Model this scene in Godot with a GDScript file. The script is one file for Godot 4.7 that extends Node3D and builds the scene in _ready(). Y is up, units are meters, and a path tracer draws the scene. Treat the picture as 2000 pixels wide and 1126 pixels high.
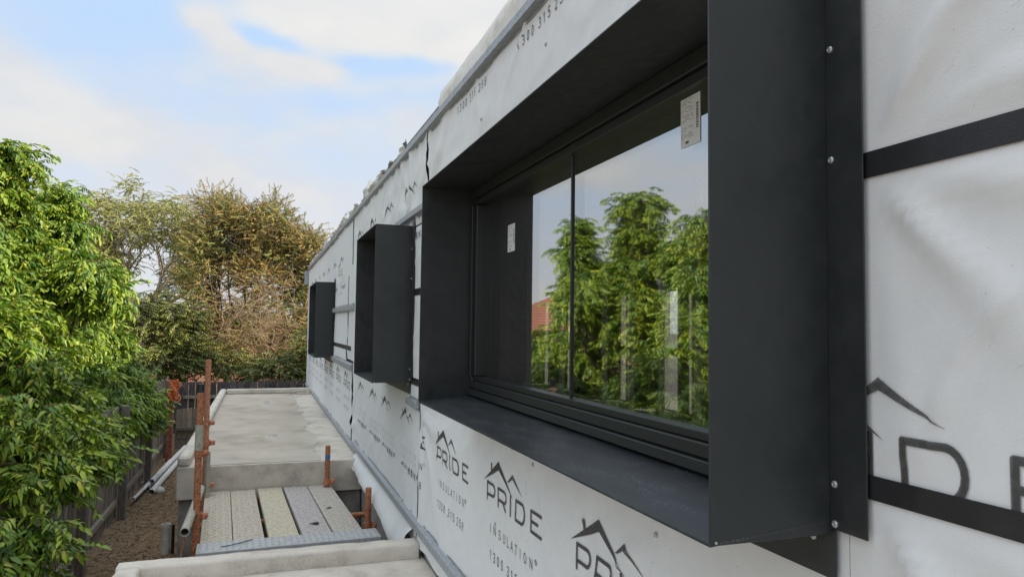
extends Node3D
# A white-wrapped house wall with charcoal window hoods, concrete roof slabs, a scaffold bay and garden trees.
# Coordinates in the builders are relative to the eye; EYE lifts everything so that the earth lies at y = 0.

const EYE := 2.7
const UPV := Vector3(0, EYE, 0)
const W := 0.97          # x of the wrapped wall face
var rng := RandomNumberGenerator.new()
var M := {}
var taken := {}
var nz := FastNoiseLite.new()
var nz2 := FastNoiseLite.new()

# ------------------------------------------------------------------ helpers
func numbered(called: String) -> String:
	if not taken.has(called):
		taken[called] = 0
		return called
	taken[called] += 1
	return "%s_%03d" % [called, taken[called]]

func thing(called: String, label: String, category: String, base: Vector3, group := "", kind := "") -> Node3D:
	var o := Node3D.new()
	o.name = numbered(called)
	add_child(o)
	o.position = base + UPV
	tag(o, label, category, group, kind)
	return o

func tag(o: Node, label: String, category: String, group := "", kind := "") -> void:
	if label != "": o.set_meta("label", label)
	if category != "": o.set_meta("category", category)
	if group != "": o.set_meta("group", group)
	if kind != "": o.set_meta("kind", kind)

func new_st() -> SurfaceTool:
	var st := SurfaceTool.new()
	st.begin(Mesh.PRIMITIVE_TRIANGLES)
	st.set_smooth_group(-1)
	return st

func world_of(n: Node3D) -> Vector3:
	var p := Vector3.ZERO
	var k: Node = n
	while k is Node3D and k != self:
		p += (k as Node3D).position
		k = k.get_parent()
	return p

func add_mesh(parent: Node, called: String, mesh: Mesh, mat: Material, at := Vector3.ZERO, basis := Basis()) -> MeshInstance3D:
	var o := MeshInstance3D.new()
	o.mesh = mesh
	o.material_override = mat
	if parent == self:
		o.name = numbered(called)
		add_child(o)
		o.transform = Transform3D(basis, at + UPV)
	else:
		o.name = called
		parent.add_child(o, true)
		o.transform = Transform3D(basis, at + UPV - world_of(parent))
	return o

func part(parent: Node, called: String, st: SurfaceTool, mat: Material, smooth := true) -> MeshInstance3D:
	if smooth: st.generate_normals()
	return add_mesh(parent, called, st.commit(), mat)

func tri_out(st: SurfaceTool, a: Vector3, b: Vector3, c: Vector3, out: Vector3) -> void:
	# front faces run clockwise seen from outside
	if (b - a).cross(c - a).dot(out) > 0.0:
		st.add_vertex(a); st.add_vertex(c); st.add_vertex(b)
	else:
		st.add_vertex(a); st.add_vertex(b); st.add_vertex(c)

func quad_out(st: SurfaceTool, a: Vector3, b: Vector3, c: Vector3, d: Vector3, out: Vector3) -> void:
	tri_out(st, a, b, c, out)
	tri_out(st, a, c, d, out)

func bx(st: SurfaceTool, lo: Vector3, hi: Vector3, bevel := 0.0) -> void:
	var c := (lo + hi) * 0.5
	var h := (hi - lo) * 0.5
	h = h.abs()
	var b: float = minf(bevel, minf(h.x, minf(h.y, h.z)) * 0.9)
	for ax in 3:
		for s in [-1.0, 1.0]:
			var o := Vector3.ZERO; o[ax] = s
			var u := (ax + 1) % 3
			var v := (ax + 2) % 3
			var q := []
			for k in [[-1, -1], [1, -1], [1, 1], [-1, 1]]:
				var p := Vector3.ZERO
				p[ax] = s * h[ax]; p[u] = k[0] * (h[u] - b); p[v] = k[1] * (h[v] - b)
				q.append(c + p)
			quad_out(st, q[0], q[1], q[2], q[3], o)
	if b <= 0.0: return
	for ax in 3:
		var u := (ax + 1) % 3
		var v := (ax + 2) % 3
		for su in [-1.0, 1.0]:
			for sv in [-1.0, 1.0]:
				var o := Vector3.ZERO; o[u] = su; o[v] = sv
				var q := []
				for k in [[-1, 0], [1, 0], [1, 1], [-1, 1]]:
					var p := Vector3.ZERO
					p[ax] = k[0] * (h[ax] - b)
					p[u] = su * (h[u] if k[1] == 0 else h[u] - b)
					p[v] = sv * (h[v] - b if k[1] == 0 else h[v])
					q.append(c + p)
				quad_out(st, q[0], q[1], q[2], q[3], o)
	for sx in [-1.0, 1.0]:
		for sy in [-1.0, 1.0]:
			for sz in [-1.0, 1.0]:
				var s := Vector3(sx, sy, sz)
				tri_out(st, c + s * Vector3(h.x, h.y - b, h.z - b), c + s * Vector3(h.x - b, h.y, h.z - b), c + s * Vector3(h.x - b, h.y - b, h.z), s)

func box_mesh(size: Vector3, bevel := 0.0) -> ArrayMesh:
	var st := new_st()
	bx(st, -size * 0.5, size * 0.5, bevel)
	st.generate_normals()
	return st.commit()

func frame_of(d: Vector3) -> Array:
	var a := Vector3.UP if absf(d.y) < 0.95 else Vector3.RIGHT
	var u := d.cross(a).normalized()
	return [u, d.cross(u).normalized()]

# a tapered tube along a path; smooth sides
func tube(st: SurfaceTool, pts: Array, rad: Array, n := 8, caps := true) -> void:
	st.set_smooth_group(1)
	var rings := []
	var u := Vector3.ZERO
	for i in pts.size():
		var d: Vector3
		if i == 0: d = (pts[1] - pts[0])
		elif i == pts.size() - 1: d = (pts[i] - pts[i - 1])
		else: d = (pts[i + 1] - pts[i - 1])
		d = d.normalized()
		if i == 0: u = frame_of(d)[0]
		else:
			u = (u - d * u.dot(d))
			u = frame_of(d)[0] if u.length() < 1e-4 else u.normalized()
		var v := d.cross(u)
		var ring := []
		for k in n:
			var t := TAU * k / n
			ring.append(pts[i] + (u * cos(t) + v * sin(t)) * rad[i])
		rings.append(ring)
	for i in pts.size() - 1:
		var mid: Vector3 = (pts[i] + pts[i + 1]) * 0.5
		for k in n:
			var l := (k + 1) % n
			var a: Vector3 = rings[i][k]
			var b: Vector3 = rings[i][l]
			var c: Vector3 = rings[i + 1][l]
			var d: Vector3 = rings[i + 1][k]
			quad_out(st, a, b, c, d, (a + b + c + d) * 0.25 - mid)
	st.set_smooth_group(-1)
	if caps:
		for e in [0, pts.size() - 1]:
			var out: Vector3 = pts[0] - pts[1] if e == 0 else pts[e] - pts[e - 1]
			for k in n:
				tri_out(st, pts[e], rings[e][k], rings[e][(k + 1) % n], out)

# hollow pipe with a visible wall at its ends
func pipe(st: SurfaceTool, a: Vector3, b: Vector3, r: float, wall := 0.004, n := 14) -> void:
	tube(st, [a, b], [r, r], n, false)
	var d := (b - a).normalized()
	var f := frame_of(d)
	var v := d.cross(f[0])
	var ri := r - wall
	for k in n:
		var t0 := TAU * k / n
		var t1 := TAU * (k + 1) / n
		var e0: Vector3 = f[0] * cos(t0) + v * sin(t0)
		var e1: Vector3 = f[0] * cos(t1) + v * sin(t1)
		quad_out(st, a + e0 * r, a + e1 * r, a + e1 * ri, a + e0 * ri, -d)
		quad_out(st, b + e0 * r, b + e1 * r, b + e1 * ri, b + e0 * ri, d)
		quad_out(st, a + e0 * ri, a + e1 * ri, b + e1 * ri, b + e0 * ri, -(e0 + e1))

# ------------------------------------------------------------------ textures and materials
func noise_values(size: int, freq: float, octaves: int, seed_: int, kind := FastNoiseLite.TYPE_SIMPLEX_SMOOTH) -> PackedByteArray:
	var f := FastNoiseLite.new()
	f.noise_type = kind
	f.seed = seed_
	f.frequency = freq
	f.fractal_octaves = octaves
	var im := f.get_seamless_image(size, size)
	im.convert(Image.FORMAT_L8)
	return im.get_data()

# blends between colours by layered noise; layers = [[values, weight], ...]; stops = [[t, Color], ...]
func ramp_texture(size: int, layers: Array, stops: Array) -> ImageTexture:
	var lut := []
	for i in 256:
		var t := i / 255.0
		var c: Color = stops[0][1]
		for k in range(1, stops.size()):
			var a: Array = stops[k - 1]
			var b: Array = stops[k]
			if t >= a[0]: c = (a[1] as Color).lerp(b[1], clampf((t - a[0]) / maxf(b[0] - a[0], 1e-4), 0, 1))
		lut.append([int(c.r * 255), int(c.g * 255), int(c.b * 255)])
	var out := PackedByteArray()
	out.resize(size * size * 3)
	var n := size * size
	for i in n:
		var t := 0.0
		for l in layers: t += l[0][i] * l[1]
		var q: Array = lut[clampi(int(t), 0, 255)]
		out[i * 3] = q[0]; out[i * 3 + 1] = q[1]; out[i * 3 + 2] = q[2]
	return ImageTexture.create_from_image(Image.create_from_data(size, size, false, Image.FORMAT_RGB8, out))

func grey_texture(size: int, layers: Array, lo: float, hi: float) -> ImageTexture:
	return ramp_texture(size, layers, [[0.0, Color(lo, lo, lo)], [1.0, Color(hi, hi, hi)]])

func mat(tex: Texture2D, scale: float, rough := 0.85, tint := Color.WHITE) -> StandardMaterial3D:
	var m := StandardMaterial3D.new()
	m.albedo_color = tint
	m.albedo_texture = tex
	m.roughness = rough
	m.uv1_triplanar = true
	m.uv1_world_triplanar = true
	m.uv1_scale = Vector3.ONE * scale
	return m

func plain(c: Color, rough := 0.8, metallic := 0.0) -> StandardMaterial3D:
	var m := StandardMaterial3D.new()
	m.albedo_color = c.linear_to_srgb()
	m.roughness = rough
	m.metallic = metallic
	return m

func relief(m: StandardMaterial3D, tex: Texture2D, cm: float) -> StandardMaterial3D:
	m.heightmap_enabled = true
	m.heightmap_texture = tex
	m.heightmap_scale = cm
	return m

func make_materials() -> void:
	var S := 512
	var cloudy := noise_values(S, 0.006, 5, 11)
	var blotch := noise_values(S, 0.02, 4, 12)
	var grain := noise_values(S, 0.16, 2, 13)
	var speck := noise_values(S, 0.35, 1, 14)
	var cells := noise_values(S, 0.05, 2, 15, FastNoiseLite.TYPE_CELLULAR)
	M.grain_h = grey_texture(S, [[grain, 0.6], [speck, 0.4]], 0.0, 1.0)
	M.blotch_h = grey_texture(S, [[blotch, 0.7], [grain, 0.3]], 0.0, 1.0)
	# concrete: pale, with darker damp blotches and fine pits
	M.concrete = relief(mat(ramp_texture(S, [[cloudy, 0.45], [blotch, 0.35], [grain, 0.2]], [[0.2, Color8(166, 159, 147)], [0.45, Color8(198, 190, 177)], [0.62, Color8(206, 198, 185)], [0.8, Color8(218, 211, 198)]]), 0.55, 0.9), M.grain_h, 0.15)
	M.concrete_wet = mat(ramp_texture(S, [[cloudy, 0.55], [blotch, 0.35], [grain, 0.1]], [[0.2, Color8(170, 162, 149)], [0.45, Color8(194, 186, 173)], [0.6, Color8(200, 192, 178)], [0.8, Color8(209, 201, 187)]]), 0.33, 0.3)
	M.concrete_face = relief(mat(ramp_texture(S, [[cloudy, 0.4], [blotch, 0.35], [grain, 0.25]], [[0.2, Color8(140, 138, 133)], [0.5, Color8(176, 173, 168)], [0.85, Color8(196, 193, 187)]]), 0.8, 0.92), M.grain_h, 0.2)
	M.concrete_old = relief(mat(ramp_texture(S, [[cloudy, 0.5], [blotch, 0.3], [grain, 0.2]], [[0.25, Color8(104, 101, 96)], [0.55, Color8(142, 139, 133)], [0.85, Color8(168, 164, 156)]]), 0.7, 0.95), M.grain_h, 0.2)
	M.earth = relief(mat(ramp_texture(S, [[blotch, 0.4], [grain, 0.35], [speck, 0.25]], [[0.2, Color8(82, 66, 48)], [0.5, Color8(124, 102, 76)], [0.8, Color8(160, 137, 106)]]), 0.8, 1.0), M.blotch_h, 1.2)
	# wall wrap: spun white sheet
	M.wrap = relief(mat(ramp_texture(S, [[cloudy, 0.5], [blotch, 0.2], [speck, 0.3]], [[0.2, Color8(224, 227, 227)], [0.55, Color8(229, 232, 232)], [0.9, Color8(234, 237, 237)]]), 2.2, 0.6), M.grain_h, 0.05)
	M.wrap_old = mat(ramp_texture(S, [[cloudy, 0.5], [blotch, 0.3], [speck, 0.2]], [[0.2, Color8(196, 192, 178)], [0.5, Color8(222, 221, 214)], [0.9, Color8(236, 236, 232)]]), 1.4, 0.6)
	M.tape = relief(mat(ramp_texture(S, [[cloudy, 0.5], [grain, 0.5]], [[0.2, Color8(26, 27, 30)], [0.8, Color8(44, 45, 48)]]), 3.0, 0.42), M.grain_h, 0.05)
	# powder-coated charcoal sheet
	M.charcoal = mat(ramp_texture(S, [[cloudy, 0.35], [speck, 0.65]], [[0.2, Color8(41, 45, 46)], [0.7, Color8(49, 53, 54)], [0.95, Color8(60, 63, 63)]]), 2.5, 0.42)
	M.charcoal.roughness = 1.0
	M.charcoal.roughness_texture = grey_texture(S, [[cloudy, 0.5], [blotch, 0.3], [grain, 0.2]], 0.28, 0.62)
	relief(M.charcoal, grey_texture(S, [[noise_values(S, 0.008, 2, 91), 1.0]], 0.0, 1.0), 0.18)
	var dust := noise_values(S, 0.09, 3, 17)
	M.charcoal_dusty = mat(ramp_texture(S, [[cloudy, 0.25], [dust, 0.4], [speck, 0.35]], [[0.0, Color8(40, 43, 45)], [0.52, Color8(48, 51, 53)], [0.64, Color8(66, 69, 70)], [0.8, Color8(128, 130, 130)]]), 1.6, 0.4)
	M.charcoal_dusty.uv1_scale = Vector3(3.2, 1.6, 1.1)
	M.frame = plain(Color(0.021, 0.024, 0.025), 0.36)
	M.galv = mat(ramp_texture(S, [[cells, 0.55], [cloudy, 0.45]], [[0.2, Color8(138, 144, 149)], [0.8, Color8(186, 191, 194)]]), 5.0, 0.5)
	M.galv.metallic = 0.3
	M.blue_steel = mat(ramp_texture(S, [[cloudy, 0.6], [grain, 0.4]], [[0.2, Color8(104, 140, 166)], [0.8, Color8(146, 182, 204)]]), 3.0, 0.5)
	M.blue_steel.metallic = 0.3
	M.screw = plain(Color(0.55, 0.56, 0.57), 0.4, 0.7)
	M.dark = plain(Color(0.03, 0.03, 0.03), 0.95)
	M.inside = plain(Color(0.2, 0.2, 0.2), 0.95)
	# timber
	var long := noise_values(S, 0.02, 4, 21)
	M.paling = []
	for k in 4:
		var g: Color = [Color8(150, 136, 118), Color8(132, 120, 106), Color8(164, 150, 128), Color8(118, 110, 100)][k]
		var m := mat(ramp_texture(256, [[noise_values(256, 0.03, 4, 30 + k), 0.6], [noise_values(256, 0.2, 2, 40 + k), 0.4]], [[0.2, g.darkened(0.45)], [0.5, g], [0.85, g.lightened(0.2)]]), 3.0, 0.95)
		m.uv1_scale = Vector3(9, 0.8, 9)
		M.paling.append(m)
	M.black_paling = []
	for k in 3:
		var g: Color = [Color8(78, 75, 76), Color8(66, 63, 64), Color8(90, 86, 85)][k]
		var m := mat(ramp_texture(256, [[noise_values(256, 0.03, 4, 50 + k), 0.6], [noise_values(256, 0.2, 2, 60 + k), 0.4]], [[0.2, g.darkened(0.4)], [0.5, g], [0.85, g.lightened(0.25)]]), 3.0, 0.95)
		m.uv1_scale = Vector3(8, 0.8, 8)
		M.black_paling.append(m)
	M.bark = relief(mat(ramp_texture(S, [[long, 0.6], [grain, 0.4]], [[0.2, Color8(62, 52, 42)], [0.55, Color8(100, 88, 72)], [0.85, Color8(136, 122, 102)]]), 3.0, 0.95), M.blotch_h, 1.0)
	M.pale_bark = mat(ramp_texture(S, [[long, 0.6], [grain, 0.4]], [[0.2, Color8(142, 130, 112)], [0.6, Color8(192, 180, 158)], [0.9, Color8(216, 205, 184)]]), 2.0, 0.9)
	M.dead_twig = mat(ramp_texture(S, [[long, 0.6], [grain, 0.4]], [[0.2, Color8(128, 106, 80)], [0.6, Color8(170, 146, 114)], [0.9, Color8(200, 178, 146)]]), 2.0, 0.9)
	# rust: flaky orange over brown and remnants of zinc
	M.rust = relief(mat(ramp_texture(S, [[blotch, 0.5], [grain, 0.3], [speck, 0.2]], [[0.2, Color8(98, 62, 44)], [0.42, Color8(156, 98, 66)], [0.6, Color8(190, 124, 86)], [0.75, Color8(188, 164, 144)]]), 4.0, 0.9), M.grain_h, 0.2)
	M.rust_orange = mat(ramp_texture(S, [[blotch, 0.6], [grain, 0.4]], [[0.15, Color8(118, 74, 54)], [0.38, Color8(168, 104, 74)], [0.55, Color8(196, 126, 92)], [0.7, Color8(200, 168, 148)]]), 5.0, 0.9)
	M.old_tube = mat(ramp_texture(S, [[blotch, 0.5], [grain, 0.5]], [[0.2, Color8(122, 112, 92)], [0.5, Color8(168, 166, 150)], [0.8, Color8(186, 186, 172)]]), 4.0, 0.8)
	M.pvc = mat(ramp_texture(S, [[cloudy, 0.6], [grain, 0.4]], [[0.2, Color8(206, 202, 194)], [0.7, Color8(234, 232, 226)]]), 3.0, 0.55)
	M.brick = mat(ramp_texture(S, [[blotch, 0.6], [grain, 0.4]], [[0.2, Color8(118, 84, 72)], [0.8, Color8(160, 120, 102)]]), 2.0, 0.9)
	M.roof_tile = mat(ramp_texture(S, [[blotch, 0.6], [grain, 0.4]], [[0.2, Color8(122, 78, 62)], [0.8, Color8(166, 112, 90)]]), 1.5, 0.85)
	# coated glazing: mirrors much of the sky and lets some of the room through
	var g := StandardMaterial3D.new()
	g.transparency = BaseMaterial3D.TRANSPARENCY_ALPHA
	var coat := Image.create(8, 8, false, Image.FORMAT_RGB8)
	coat.fill(Color8(244, 247, 248))
	g.albedo_texture = ImageTexture.create_from_image(coat)
	g.albedo_color = Color(1, 1, 1, 0.52)
	g.metallic = 1.0
	g.roughness = 0.02
	M.glass = g
	var g2: StandardMaterial3D = g.duplicate()
	g2.albedo_color = Color(1, 1, 1, 0.25)
	M.glass_inner = g2

func leaf_material(c: Color, back: Color, rough := 0.45) -> StandardMaterial3D:
	var m := StandardMaterial3D.new()
	m.albedo_color = c
	m.vertex_color_use_as_albedo = true
	m.roughness = rough
	m.backlight_enabled = true
	m.backlight = back
	m.cull_mode = BaseMaterial3D.CULL_DISABLED
	return m

# ------------------------------------------------------------------ camera, sky, sun
func set_camera_and_light() -> void:
	var cam := Camera3D.new()
	cam.name = "camera"
	cam.fov = rad_to_deg(2.0 * atan(563.0 / 1400.0))
	cam.near = 0.05
	cam.far = 600.0
	cam.position = UPV
	cam.rotation_degrees = Vector3(3.1, -19.23, 0.73)
	add_child(cam)
	cam.current = true
	var env := Environment.new()
	env.tonemap_mode = Environment.TONE_MAPPER_LINEAR
	env.tonemap_exposure = 1.22
	env.background_mode = Environment.BG_SKY
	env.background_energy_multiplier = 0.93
	env.sdfgi_enabled = true
	env.ssao_enabled = true
	env.ssil_enabled = true
	var sky := Sky.new()
	var sm := PanoramaSkyMaterial.new()
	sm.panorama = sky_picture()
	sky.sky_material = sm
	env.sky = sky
	var we := WorldEnvironment.new()
	we.name = "environment"
	we.environment = env
	add_child(we)
	var sun := DirectionalLight3D.new()
	sun.name = "sun"
	sun.light_energy = 1.6
	sun.light_color = Color(1.0, 0.95, 0.86)
	sun.light_angular_distance = 0.6
	sun.shadow_enabled = true
	add_child(sun)
	# the sun stands behind the right shoulder, over the house roof
	sun.look_at_from_position(Vector3(0.709, 0.5, 0.497) * 50.0, Vector3.ZERO, Vector3.UP)

func smooth(a: float, b: float, x: float) -> float:
	var t := clampf((x - a) / (b - a), 0.0, 1.0)
	return t * t * (3.0 - 2.0 * t)

func sky_picture() -> ImageTexture:
	var w := 1536
	var h := 768
	var f := FastNoiseLite.new()
	f.seed = 5; f.frequency = 0.9; f.fractal_octaves = 5
	var f2 := FastNoiseLite.new()
	f2.seed = 9; f2.frequency = 2.6; f2.fractal_octaves = 4
	var out := PackedFloat32Array()
	out.resize(w * h * 3)
	# cloud banks that can be made out: azimuth and height in degrees, half widths, strength
	var banks := [[2.0, 24.6, 5.0, 1.5, 1.2], [9.0, 24.0, 5.0, 1.7, 1.2], [16.0, 23.3, 5.0, 1.7, 1.2], [-4.9, 21.4, 1.5, 0.9, 1.2], [-3.0, 20.2, 1.3, 0.9, 1.1], [0.4, 19.3, 1.5, 0.7, 1.1], [3.2, 18.8, 1.4, 0.6, 1.0],
		[-0.6, 21.3, 1.9, 0.7, -1.15], [1.6, 20.6, 1.6, 0.6, -0.8], [6.5, 19.7, 2.6, 0.9, -1.2], [11.5, 20.0, 3.4, 0.9, -1.1], [4.5, 17.0, 5.0, 1.0, -0.8], [-12.0, 19.5, 6.0, 3.0, -0.8], [13.0, 17.8, 6.0, 1.2, -0.5], [-24.0, 24.0, 8.0, 3.0, 0.7]]
	for y in h:
		var el := (0.5 - (y + 0.5) / h) * PI
		for x in w:
			var az := wrapf((x + 0.5) / w * TAU, -PI, PI)      # 0 = -z, growing towards +x
			var i := (y * w + x) * 3
			var e := maxf(el, 0.0)
			var dx := sin(az) * cos(e)
			var dz := -cos(az) * cos(e)
			var dy := sin(e)
			var k := 1.0 / (dy + 0.22)
			var n := f.get_noise_3d(dx * k, dz * k, 0.3) + 0.35 * f2.get_noise_3d(dx * k, dz * k, 4.0)
			var wob := f2.get_noise_3d(dx * 3.0, dy * 6.0, dz * 3.0)
			var add := 0.0
			if el > 0.1 and el < 0.7 and absf(az) < 1.2:
				var a := rad_to_deg(az) + wob * 1.6
				var b := rad_to_deg(el) + wob * 0.9
				for q in banks:
					var u: float = (a - q[0]) / q[2]
					var v: float = (b - q[1]) / q[3]
					add += q[4] * exp(-(u * u + v * v))
			var cover := smooth(-0.4, 0.5, n * (0.9 - 0.45 * minf(1.0, absf(add))) + add * 0.6 + 0.12)
			var low := smooth(0.30, 0.0, e)               # veil of high cloud towards the horizon
			cover = maxf(cover, low * (0.80 + 0.2 * n))
			# sunlit side and grey base of the cloud matter itself
			var tone := 0.5 + 0.5 * clampf(n * 1.2 + wob * 0.8, -1.0, 1.0)
			var blue := Color8(176, 204, 238)
			var pale := Color8(208, 219, 236)
			var c := pale.lerp(blue, smooth(0.05, 0.45, e))
			var cl := Color8(203, 206, 212).lerp(Color8(223, 222, 220), tone)
			c = c.lerp(cl, clampf(cover, 0.0, 1.0))
			c = c.srgb_to_linear()
			# zenith raised, as under overcast, to put more light on wall and slab
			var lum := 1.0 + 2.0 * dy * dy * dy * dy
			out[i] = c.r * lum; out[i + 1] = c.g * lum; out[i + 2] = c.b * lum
	return ImageTexture.create_from_image(Image.create_from_data(w, h, false, Image.FORMAT_RGBF, out.to_byte_array()))

# ------------------------------------------------------------------ the print on the wrap
const INK_W := 832
const INK_H := 480
const INK_S := 1000.0       # pixels per metre
var ink := PackedFloat32Array()

func ink_clear() -> void:
	ink.resize(INK_W * INK_H)
	ink.fill(0.0)

func ink_stroke(pts: Array, width: float, tone := 1.0) -> void:
	for s in pts.size() - 1:
		var a := Vector2(pts[s].x + 0.07, 0.12 - pts[s].y) * INK_S
		var b := Vector2(pts[s + 1].x + 0.07, 0.12 - pts[s + 1].y) * INK_S
		var r := width * 0.5 * INK_S
		for y in range(maxi(0, int(minf(a.y, b.y) - r - 2)), mini(INK_H, int(maxf(a.y, b.y) + r + 2))):
			for x in range(maxi(0, int(minf(a.x, b.x) - r - 2)), mini(INK_W, int(maxf(a.x, b.x) + r + 2))):
				var p := Vector2(x + 0.5, y + 0.5)
				var q := Geometry2D.get_closest_point_to_segment(p, a, b)
				var v := clampf(r + 0.5 - p.distance_to(q), 0.0, 1.0) * tone
				var i := y * INK_W + x
				if v > ink[i]: ink[i] = v

func ink_fill(pts: Array, tone := 1.0) -> void:
	var poly := PackedVector2Array()
	var lo := Vector2(1e9, 1e9)
	var hi := -lo
	for p in pts:
		var q := Vector2(p.x + 0.07, 0.12 - p.y) * INK_S
		poly.append(q)
		lo = lo.min(q); hi = hi.max(q)
	for y in range(maxi(0, int(lo.y)), mini(INK_H, int(hi.y) + 2)):
		for x in range(maxi(0, int(lo.x)), mini(INK_W, int(hi.x) + 2)):
			if Geometry2D.is_point_in_polygon(Vector2(x + 0.5, y + 0.5), poly):
				ink[y * INK_W + x] = maxf(ink[y * INK_W + x], tone)

func arc(cx: float, cy: float, rx: float, ry: float, d0: float, d1: float, n := 10) -> Array:
	var o := []
	for i in n + 1:
		var t := deg_to_rad(lerpf(d0, d1, float(i) / n))
		o.append(Vector2(cx + rx * cos(t), cy + ry * sin(t)))
	return o

func glyph(ch: String) -> Array:
	match ch:
		"I": return [[Vector2(0.3, 0), Vector2(0.3, 1)]]
		"N": return [[Vector2(0, 0), Vector2(0, 1), Vector2(0.62, 0), Vector2(0.62, 1)]]
		"S": return [arc(0.3, 0.75, 0.28, 0.25, 20, 270) + arc(0.3, 0.25, 0.3, 0.25, 90, -160)]
		"U": return [[Vector2(0, 1), Vector2(0, 0.3)] + arc(0.3, 0.3, 0.3, 0.3, 180, 360) + [Vector2(0.6, 1)]]
		"L": return [[Vector2(0, 1), Vector2(0, 0), Vector2(0.5, 0)]]
		"A": return [[Vector2(0, 0), Vector2(0.33, 1), Vector2(0.66, 0)], [Vector2(0.12, 0.33), Vector2(0.54, 0.33)]]
		"T": return [[Vector2(0, 1), Vector2(0.6, 1)], [Vector2(0.3, 1), Vector2(0.3, 0)]]
		"O": return [arc(0.33, 0.5, 0.33, 0.5, 0, 360, 18)]
		"0": return [arc(0.3, 0.5, 0.27, 0.5, 0, 360, 16)]
		"1": return [[Vector2(0.1, 0.78), Vector2(0.3, 1), Vector2(0.3, 0)]]
		"2": return [arc(0.3, 0.72, 0.28, 0.28, 160, -40) + [Vector2(0.02, 0), Vector2(0.58, 0)]]
		"3": return [arc(0.28, 0.75, 0.26, 0.25, 150, -90) + arc(0.28, 0.25, 0.3, 0.26, 90, -150)]
		"5": return [[Vector2(0.54, 1), Vector2(0.08, 1), Vector2(0.05, 0.52)] + arc(0.27, 0.32, 0.3, 0.32, 130, -150)]
		"8": return [arc(0.3, 0.75, 0.24, 0.25, 0, 360, 14), arc(0.3, 0.25, 0.29, 0.26, 0, 360, 14)]
	return []

func ink_text(chars: String, xs: Array, y: float, h: float, wide: float, stroke: float, tone := 1.0) -> void:
	for i in chars.length():
		for line in glyph(chars[i]):
			var p := []
			for v in line: p.append(Vector2(xs[i] + v.x * wide, y + v.y * h))
			ink_stroke(p, stroke, tone)

func ink_roof(tone := 1.0) -> void:
	ink_fill([Vector2(-0.045, -0.006), Vector2(0.05, 0.046), Vector2(0.156, 0.106), Vector2(0.161, 0.070), Vector2(0.148, 0.066), Vector2(0.1, 0.046)], tone)
	ink_fill([Vector2(0.15, 0.1), Vector2(0.156, 0.106), Vector2(0.334, -0.013), Vector2(0.161, 0.070)], tone)
	ink_fill([Vector2(0.054, 0.086), Vector2(0.07, 0.084), Vector2(0.07, 0.045), Vector2(0.054, 0.04)], tone)
	ink_fill([Vector2(0.262, 0.040), Vector2(0.324, 0.084), Vector2(0.441, 0.018), Vector2(0.324, 0.064), Vector2(0.282, 0.044)], tone * 0.92)

func ink_material(strength: float, grey: Color) -> StandardMaterial3D:
	var worn := noise_values(512, 0.05, 3, 77)
	var out := PackedByteArray()
	out.resize(INK_W * INK_H * 4)
	for i in INK_W * INK_H:
		var x := i % INK_W
		var y := i / INK_W
		var wv: float = worn[(y % 512) * 512 + (x % 512)] / 255.0
		out[i * 4] = int(grey.r * 255); out[i * 4 + 1] = int(grey.g * 255); out[i * 4 + 2] = int(grey.b * 255)
		out[i * 4 + 3] = int(255.0 * ink[i] * strength * (0.82 + 0.18 * wv))
	var m := StandardMaterial3D.new()
	m.albedo_texture = ImageTexture.create_from_image(Image.create_from_data(INK_W, INK_H, false, Image.FORMAT_RGBA8, out))
	m.transparency = BaseMaterial3D.TRANSPARENCY_ALPHA
	m.roughness = 0.65
	return m

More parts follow.
